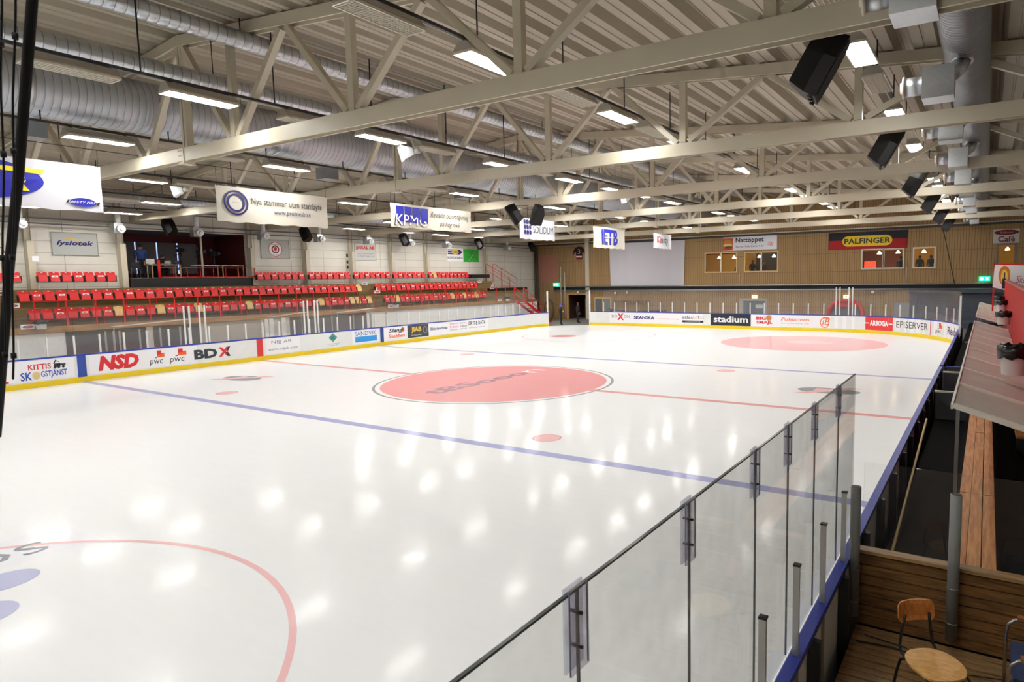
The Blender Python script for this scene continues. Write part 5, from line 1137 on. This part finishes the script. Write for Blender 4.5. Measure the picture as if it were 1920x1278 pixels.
# ------------------------------------------------------------------ right side: benches, canopy, red wall, platform
DKF = M((8, 8, 9), .8, spec=.1, noise=.3, scale=5, stretch=(4, 1, 1))
gg = G(); gg.box(14.98, 19.7, -12.1, 31.0, .3, .47); build('bench_floor', gg, DKF, label='dark rubber floor of the players bench area', cat='floor mat')
ORW = wood((206, 146, 84), (170, 108, 56), 6, .5, (6, .4, 1))
root = thing('bench', (15.92, -5, .47), 'long bench of orange wood planks behind the right boards', 'bench')
for i, x in enumerate((15.7, 15.83, 15.965)):
    for j, (ya, yb) in enumerate(((-12.0, -9.0), (-8.98, -5.2), (-5.18, -1.5), (-1.48, 2.4))):
        gg = G(); gg.box(x, x+.125, ya, yb, .88+.004*((i+j) % 2), .92+.004*((i+j) % 2)); build('plank', gg, ORW, root)
for y in (-11.6, -8.9, -6.2, -3.5, -.8, 1.8):
    gg = G(); gg.box(15.72, 16.06, y-.04, y+.04, .47, .88); build('leg', gg, DGREY, root)
root = thing('bench', (16.6, -2, .47), 'short plank bench farther right in the shade', 'bench')
gg = G(); gg.box(16.45, 16.75, -5.0, -2.0, .84, .88); build('plank', gg, ORW, root)
for y in (-4.7, -2.3):
    gg = G(); gg.box(16.47, 16.73, y-.04, y+.04, .47, .84); build('leg', gg, DGREY, root)
PARTW = M((200, 200, 190), .5)
for k, (y, cm, lab) in enumerate(((2.45, BLUE, 'grey partition with blue top between the player benches'), (1.38, PARTW, 'grey partition with white top by the bench door'), (-2.0, PARTW, 'grey partition with white top nearest the camera'))):
    root = thing('bench_partition', (15.2, y, .47), lab, 'partition', 'partitions of the bench area'); gg = G(); gg.box(14.98, 15.6, y-.02, y+.02, .47, 1.09); build('panel', gg, M((70, 72, 78), .5), root); gg = G(); gg.box(14.96, 15.6, y-.035, y+.035, 1.09, 1.13); build('top_strip', gg, cm, root)
gg = G(); gg.box(15.0, 15.42, -1.55, -.75, .47, .75); build('wooden_crate', gg, TBL, label='low pale wooden box between the bench partitions', cat='box')
gg = G(); gg.box(15.3, 16.4, 8.0, 8.6, .47, 1.3); build('bench_cabinet', gg, DGREY, label='dark cabinet under the canopy gap', cat='cabinet')
gg = G(); gg.tube([(15.05, -10.5, .475), (15.08, -6.0, 1.25)], .018, 6); build('hockey_stick', gg, M((196, 170, 120), .5), label='pale wooden stick leaning along the inside of the right boards', cat='stick')
CAN = M((188, 180, 172), .55, noise=.16, scale=3); RIB = M((228, 222, 212), .5)
def canopy(y0, y1, label, n):
    root = thing('canopy_roof', (16.05, (y0+y1)/2, 2.0), label, 'canopy', 'canopy roofs over the benches'); zl, zr, xl, xr = 2.3, 2.04, 15.63, 16.5
    gg = G(); gg.bar((xl, (y0+y1)/2, zl), (xr, (y0+y1)/2, zr), y1-y0, .02); build('sheet', gg, CAN, root)
    for i in range(n+1):
        y = y0+(y1-y0)*i/n; gg = G(); gg.bar((xl, y, zl+.016), (xr, y, zr+.02), .1, .05); build('rib', gg, RIB, root)
    gg = G(); gg.bar((xl-.012, y0-.05, zl+.01), (xl-.012, y1, zl+.01), .025, .06); build('edge_trim', gg, M((215, 215, 210), .4), root)
    for y in (y0+.3, y1-.3):
        gg = G(); gg.box(xl+.02, xl+.06, y-.02, y+.02, .47, 2.27); build('canopy_post', gg, STEEL, root)
canopy(-10.3, 4.4, 'grey ribbed canopy roof over the near players bench', 9); canopy(7.0, 18.8, 'grey ribbed canopy roof over the far players bench', 8)
root = thing('corrugated_barrier', (16.55, 2, 1.5), 'red corrugated front of the right stand beside the canopies', 'wall panel'); gg = G(); y = -9.0
while y < 12.6:
    gg.box(16.52, 16.56, y, y+.11, 1.45, 3.45); gg.box(16.54, 16.56, y+.11, y+.18, 1.45, 3.45); y += .18
build('corrugated_sheet', gg, M((190, 20, 22), .5), root)
gg = G(); gg.box(16.5, 16.62, -9, 12.6, 3.45, 3.5); build('top_rail', gg, M((150, 90, 80), .5), root)
gg = G()
for i in range(14): gg.box(16.49, 16.52, -8+i*1.4, -7.9+i*1.4, 1.9, 1.94)
build('sheet_bracket', gg, STEEL, root)
gg = G(); gg.box(16.6, 19.7, -9, 12.6, 1.45, 2.2); build('stand_deck', gg, CONC, label='concrete deck of the right stand behind the red front', cat='deck')
bucket((16.3, -7.0, 2.26), .19, .42, 'large white bucket with black bag on the red stand front'); bucket((16.33, 2.6, 2.36), .17, .34, 'white bucket with black bag on the red front, second from the camera'); bucket((16.34, 7.2, 2.5), .17, .34, 'white bucket with black bag on the red front, third from the camera'); bucket((16.33, 11.4, 2.5), .17, .34, 'white bucket with black bag on the red front, farthest')
for y in (2.6, 7.2, 11.4, -7.0):
    gg = G(); gg.bar((16.5, y, 2.3 if y < 3 else 2.46), (16.2, y, 2.3 if y < 3 else 2.46), .03); build('bucket_hook', gg, STEEL, label='small steel arm holding the bucket %s' % {2.6: 'second from the camera', 7.2: 'third from the camera', 11.4: 'farthest along', -7.0: 'nearest the camera'}[y], cat='bracket')
root = thing('stand_banner', (16.9, 12.85, 2.9), 'white banner with an orange arch and bottle picture on the right stand', 'banner'); mp = plane((16.14, 12.85, 3.0), (1, 0, -.03), (0, 0, 1))
gg = G(); gg.prism([(-.05, .2), (.4, .08), (2.6, -.1), (2.6, 1.05), (0, 1.12)], mp, 0, .03); build('sheet', gg, PRINTW, root)
patch(root, ell(.35, .68, .2, .4, 26), mp, M((215, 120, 25), .6), .034, 'arch_print'); patch(root, ell(.35, .62, .12, .3, 26), mp, M((240, 205, 90), .6), .037, 'arch_print'); patch(root, rect(.28, .15, .42, .55)+[], mp, M((25, 28, 35), .6), .04, 'bottle_print'); patch(root, rect(.325, .55, .375, .8), mp, M((25, 28, 35), .6), .04, 'bottle_print')
text(root, 'Sköns Gruva', mp, .75, .38, 1.3, .3, M((200, 90, 100), .6), shear=.3, d=.034)
gg = G(); gg.box(16.1, 19.0, 12.9, 12.94, 4.1, 4.16); gg.box(16.1, 16.16, 12.9, 12.96, 2.2, 4.16); gg.box(17.6, 17.64, 12.9, 12.96, 2.2, 4.16); build('stand_railing', gg, RED, label='red railing behind the bottle banner on the right stand', cat='railing')
# wooden platform in the foreground
PLK = wood((160, 126, 86), (116, 88, 58), 6, .6, (1, 12, 12)); WPL = wood((136, 98, 56), (92, 64, 36), 5, .5, (.8, 9, 9))
root = thing('timber_wall', (16.9, -12.2, .45), 'brown timber plank wall behind the wooden chair', 'timber wall')
gg = G(); gg.box(14.95, 19.6, -12.21, -12.19, .4, 1.178); build('backing', gg, BLACK, root)
for i in range(7):
    gg = G(); gg.box(14.95, 19.6, -12.245-.01*(i % 2), -12.21, .47+i*.1, .47+i*.1+.09); build('plank', gg, WPL, root)
gg = G(); gg.box(14.93, 19.6, -12.27, -12.15, 1.178, 1.21); build('cap_board', gg, wood((172, 140, 96), (130, 98, 60), 4, .5, (.8, 8, 8)), root)
root = thing('plank_floor', (17, -15, .4), 'worn timber plank platform under the chairs', 'platform')
y = -12.26; i = 0
while y > -19.5:
    gg = G(); gg.box(14.95, 19.6, y-.084, y, .40, .457+.003*(i % 3)); build('plank', gg, PLK, root); y -= .1; i += 1
gg = G(); gg.box(14.96, 19.6, -19.5, -12.2, .2, .4); build('platform_base', gg, DGREY, label='dark base carrying the timber platform', cat='base')
PIPE = M((122, 124, 124), .5, noise=.1, scale=8)
for x, lab, z0, z1 in ((14.93, 'grey plastic pipe on the timber wall next to the shield glass', .58, 1.84), (15.75, 'grey plastic pipe on the timber wall behind the wooden chair', .56, 1.9)):
    root = thing('plastic_pipe', (x, -12.33, z0), lab, 'pipe', 'plastic pipes on the timber wall'); gg = G(); gg.tube([(x, -12.33, z0), (x, -12.33, z1)], .047, 20); build('tube', gg, PIPE, root)
    gg = G(); gg.tube([(x, -12.33, z1-.004), (x, -12.33, z1+.003)], .04, 16); build('opening', gg, BLACK, root)
    for z in (.72, 1.04):
        gg = G(); gg.tube([(x, -12.33, z), (x, -12.33, z+.012)], .051, 20); gg.box(x-.05, x+.05, -12.29, -12.25, z, z+.012); build('clamp', gg, STEEL, root)
# glass between bench area and platform
gg = G(); gg.box(14.98, 17.6, -12.215, -12.205, 1.212, 2.05); build('glass_pane', gg, WINGLASS, label='clear pane standing on the timber wall beside the bench area', cat='glass pane')
# wooden chair
root = thing('wooden_chair', (15.6, -13.4, .46), 'wooden chair with black tube frame on the plank platform', 'chair')
CW = wood((222, 176, 106), (200, 146, 78), 5, .4, (3, 12, 6)); CWB = wood((196, 126, 60), (170, 98, 40), 5, .4, (8, 8, 2))
FR = Vector((.62, -.78, 0)); SD = Vector((.78, .62, 0)); C0 = Vector((15.68, -13.42, .46))   # front and side of the chair
def cp(f, s, z): return C0+FR*f+SD*s+Vector((0, 0, z))
gg = G(); n = 32; vs = []
for z in (.455, .44):
    for i in range(n):
        a = 2*PI*i/n; e = 2.6; cx = abs(math.cos(a))**(2/e)*(1 if math.cos(a) > 0 else -1); sx = abs(math.sin(a))**(2/e)*(1 if math.sin(a) > 0 else -1)
        f = .2*cx; s = .195*sx*(1-.1*(cx < 0)*abs(cx)); vs.append(cp(f, s, z-.012*(cx > .6)))
gg.add(vs, [list(range(n)), list(range(n, 2*n))]+[(i, (i+1) % n, n+(i+1) % n, n+i) for i in range(n)], 0); build('seat', gg, CW, root)
gg = G(); vs = []; n = 10
for t in (0, .014):
    for j, zz in enumerate((.66, .69, .78, .81)):
        for i in range(n+1):
            q = -1+2*i/n; hw = .15 if j in (1, 2) else .13; vs.append(cp(-.235-.03*(1-q*q)-t-.015*(j-1.5)/1.5, hw*q, zz))
for t in (0, 1):
    for j in range(3):
        for i in range(n): o = t*4*(n+1)+j*(n+1)+i; gg.f.append([o, o+1, o+n+2, o+n+1])
gg.v = [tuple(v) for v in vs]; k4 = 4*(n+1)
for i in range(n): gg.f += [[i, i+1, k4+i+1, k4+i], [3*(n+1)+i, 3*(n+1)+i+1, k4+3*(n+1)+i+1, k4+3*(n+1)+i]]
for j in range(3):
    for e in (0, n): o = j*(n+1)+e; gg.f.append([o, o+n+1, k4+o+n+1, k4+o])
gg.m = [0]*len(gg.f); gg.sm = [False]*len(gg.f); build('backrest', gg, CWB, root)
for s in (-1, 1):
    gg = G(); gg.tube([cp(-.225, s*.1, .72), cp(-.235, s*.12, .60), cp(-.225, s*.14, .47), cp(-.19, s*.145, .435), cp(0, s*.15, .43), cp(.14, s*.15, .43)], .011, 8); build('back_tube', gg, BLACK, root)
    gg = G(); gg.tube([cp(-.12, s*.15, .43), cp(-.17, s*.165, .40), cp(-.19, s*.18, .30), cp(-.24, s*.2, .005)], .011, 8); build('leg', gg, BLACK, root)
    gg = G(); gg.tube([cp(.12, s*.15, .43), cp(.16, s*.165, .40), cp(.17, s*.18, .30), cp(.2, s*.2, .005)], .011, 8); build('leg', gg, BLACK, root)
# chrome armchair at the right edge
root = thing('steel_armchair', (16.38, -13.05, .46), 'chrome armchair with blue fabric seat at the right edge', 'chair'); CH = M((200, 200, 205), .15, 1.0)
BF = M((42, 56, 92), .85, noise=.5, scale=40)
for y in (-12.82, -13.45):
    gg = G(); gg.tube([(16.14, y, .465), (16.14, y, .98), (16.15, y, 1.06), (16.2, y, 1.11), (16.6, y, 1.11)], .013, 10); build('side_tube', gg, CH, root)
    gg = G(); gg.box(16.21, 16.58, y-.025, y+.025, 1.118, 1.142); build('armrest', gg, M((150, 92, 48), .4), root)
    gg = G(); gg.tube([(16.6, y, 1.11), (16.64, y, .8), (16.66, y, .465)], .013, 10); build('leg', gg, CH, root)
gg = G(); gg.obox((16.39, -13.13, .9), (.22, 0, -.02), (0, .28, 0), (.003, 0, .03)); build('seat', gg, BF, root)
gg = G(); gg.obox((16.63, -13.13, 1.17), (.02, 0, 0), (0, .27, 0), (.05, 0, .2)); build('backrest', gg, BF, root)
# cables on the platform
for k, (pts, lab) in enumerate((([(15.0, -12.6, .475), (15.3, -12.55, .475), (15.55, -12.6, .475), (15.8, -12.8, .475), (16.3, -12.85, .475)], 'dark cable lying along the foot of the timber wall'), ([(15.05, -12.45, .475), (15.4, -12.5, .475), (15.75, -12.72, .475), (16.2, -12.6, .475)], 'thin greenish cable lying behind the wooden chair'))):
    gg = G(); gg.tube(pts, .008 if k == 0 else .005, 6); build('cable', gg, M((30, 36, 30), .5), label=lab, cat='cable')
# protective net hanging close to the camera at the left
root = thing('safety_net', (13.55, -17.9, 3.6), 'dark rope and thin net hanging at the left edge close to the camera', 'net'); ROPE = M((12, 12, 13), .8)
gg = G(); gg.tube([(13.815, -17.9, 4.75), (13.79, -17.9, 4.56), (13.69, -17.9, 4.35), (13.59, -17.9, 4.14), (13.46, -17.9, 3.9), (13.33, -17.9, 3.62), (13.2, -17.9, 3.35)], .013, 8); build('rope', gg, ROPE, root)
for dx, ph in ((-.07, 0), (.05, 1), (-.13, 2)):
    gg = G(); pts = [(13.77+dx*.8-(4.7-z)*.33*(.75+.1*ph)+.008*math.sin(z*14+ph), -17.93, z) for z in [4.75-.07*i for i in range(18)]]; gg.tube(pts, .003, 5)
    for p in pts[::4]: gg.tube([(p[0], p[1], p[2]-.008), (p[0], p[1], p[2]+.008)], .007, 6)
    build('net_cord', gg, ROPE, root)

for p in list(SP.values()): pass
bpy.context.view_layer.update()
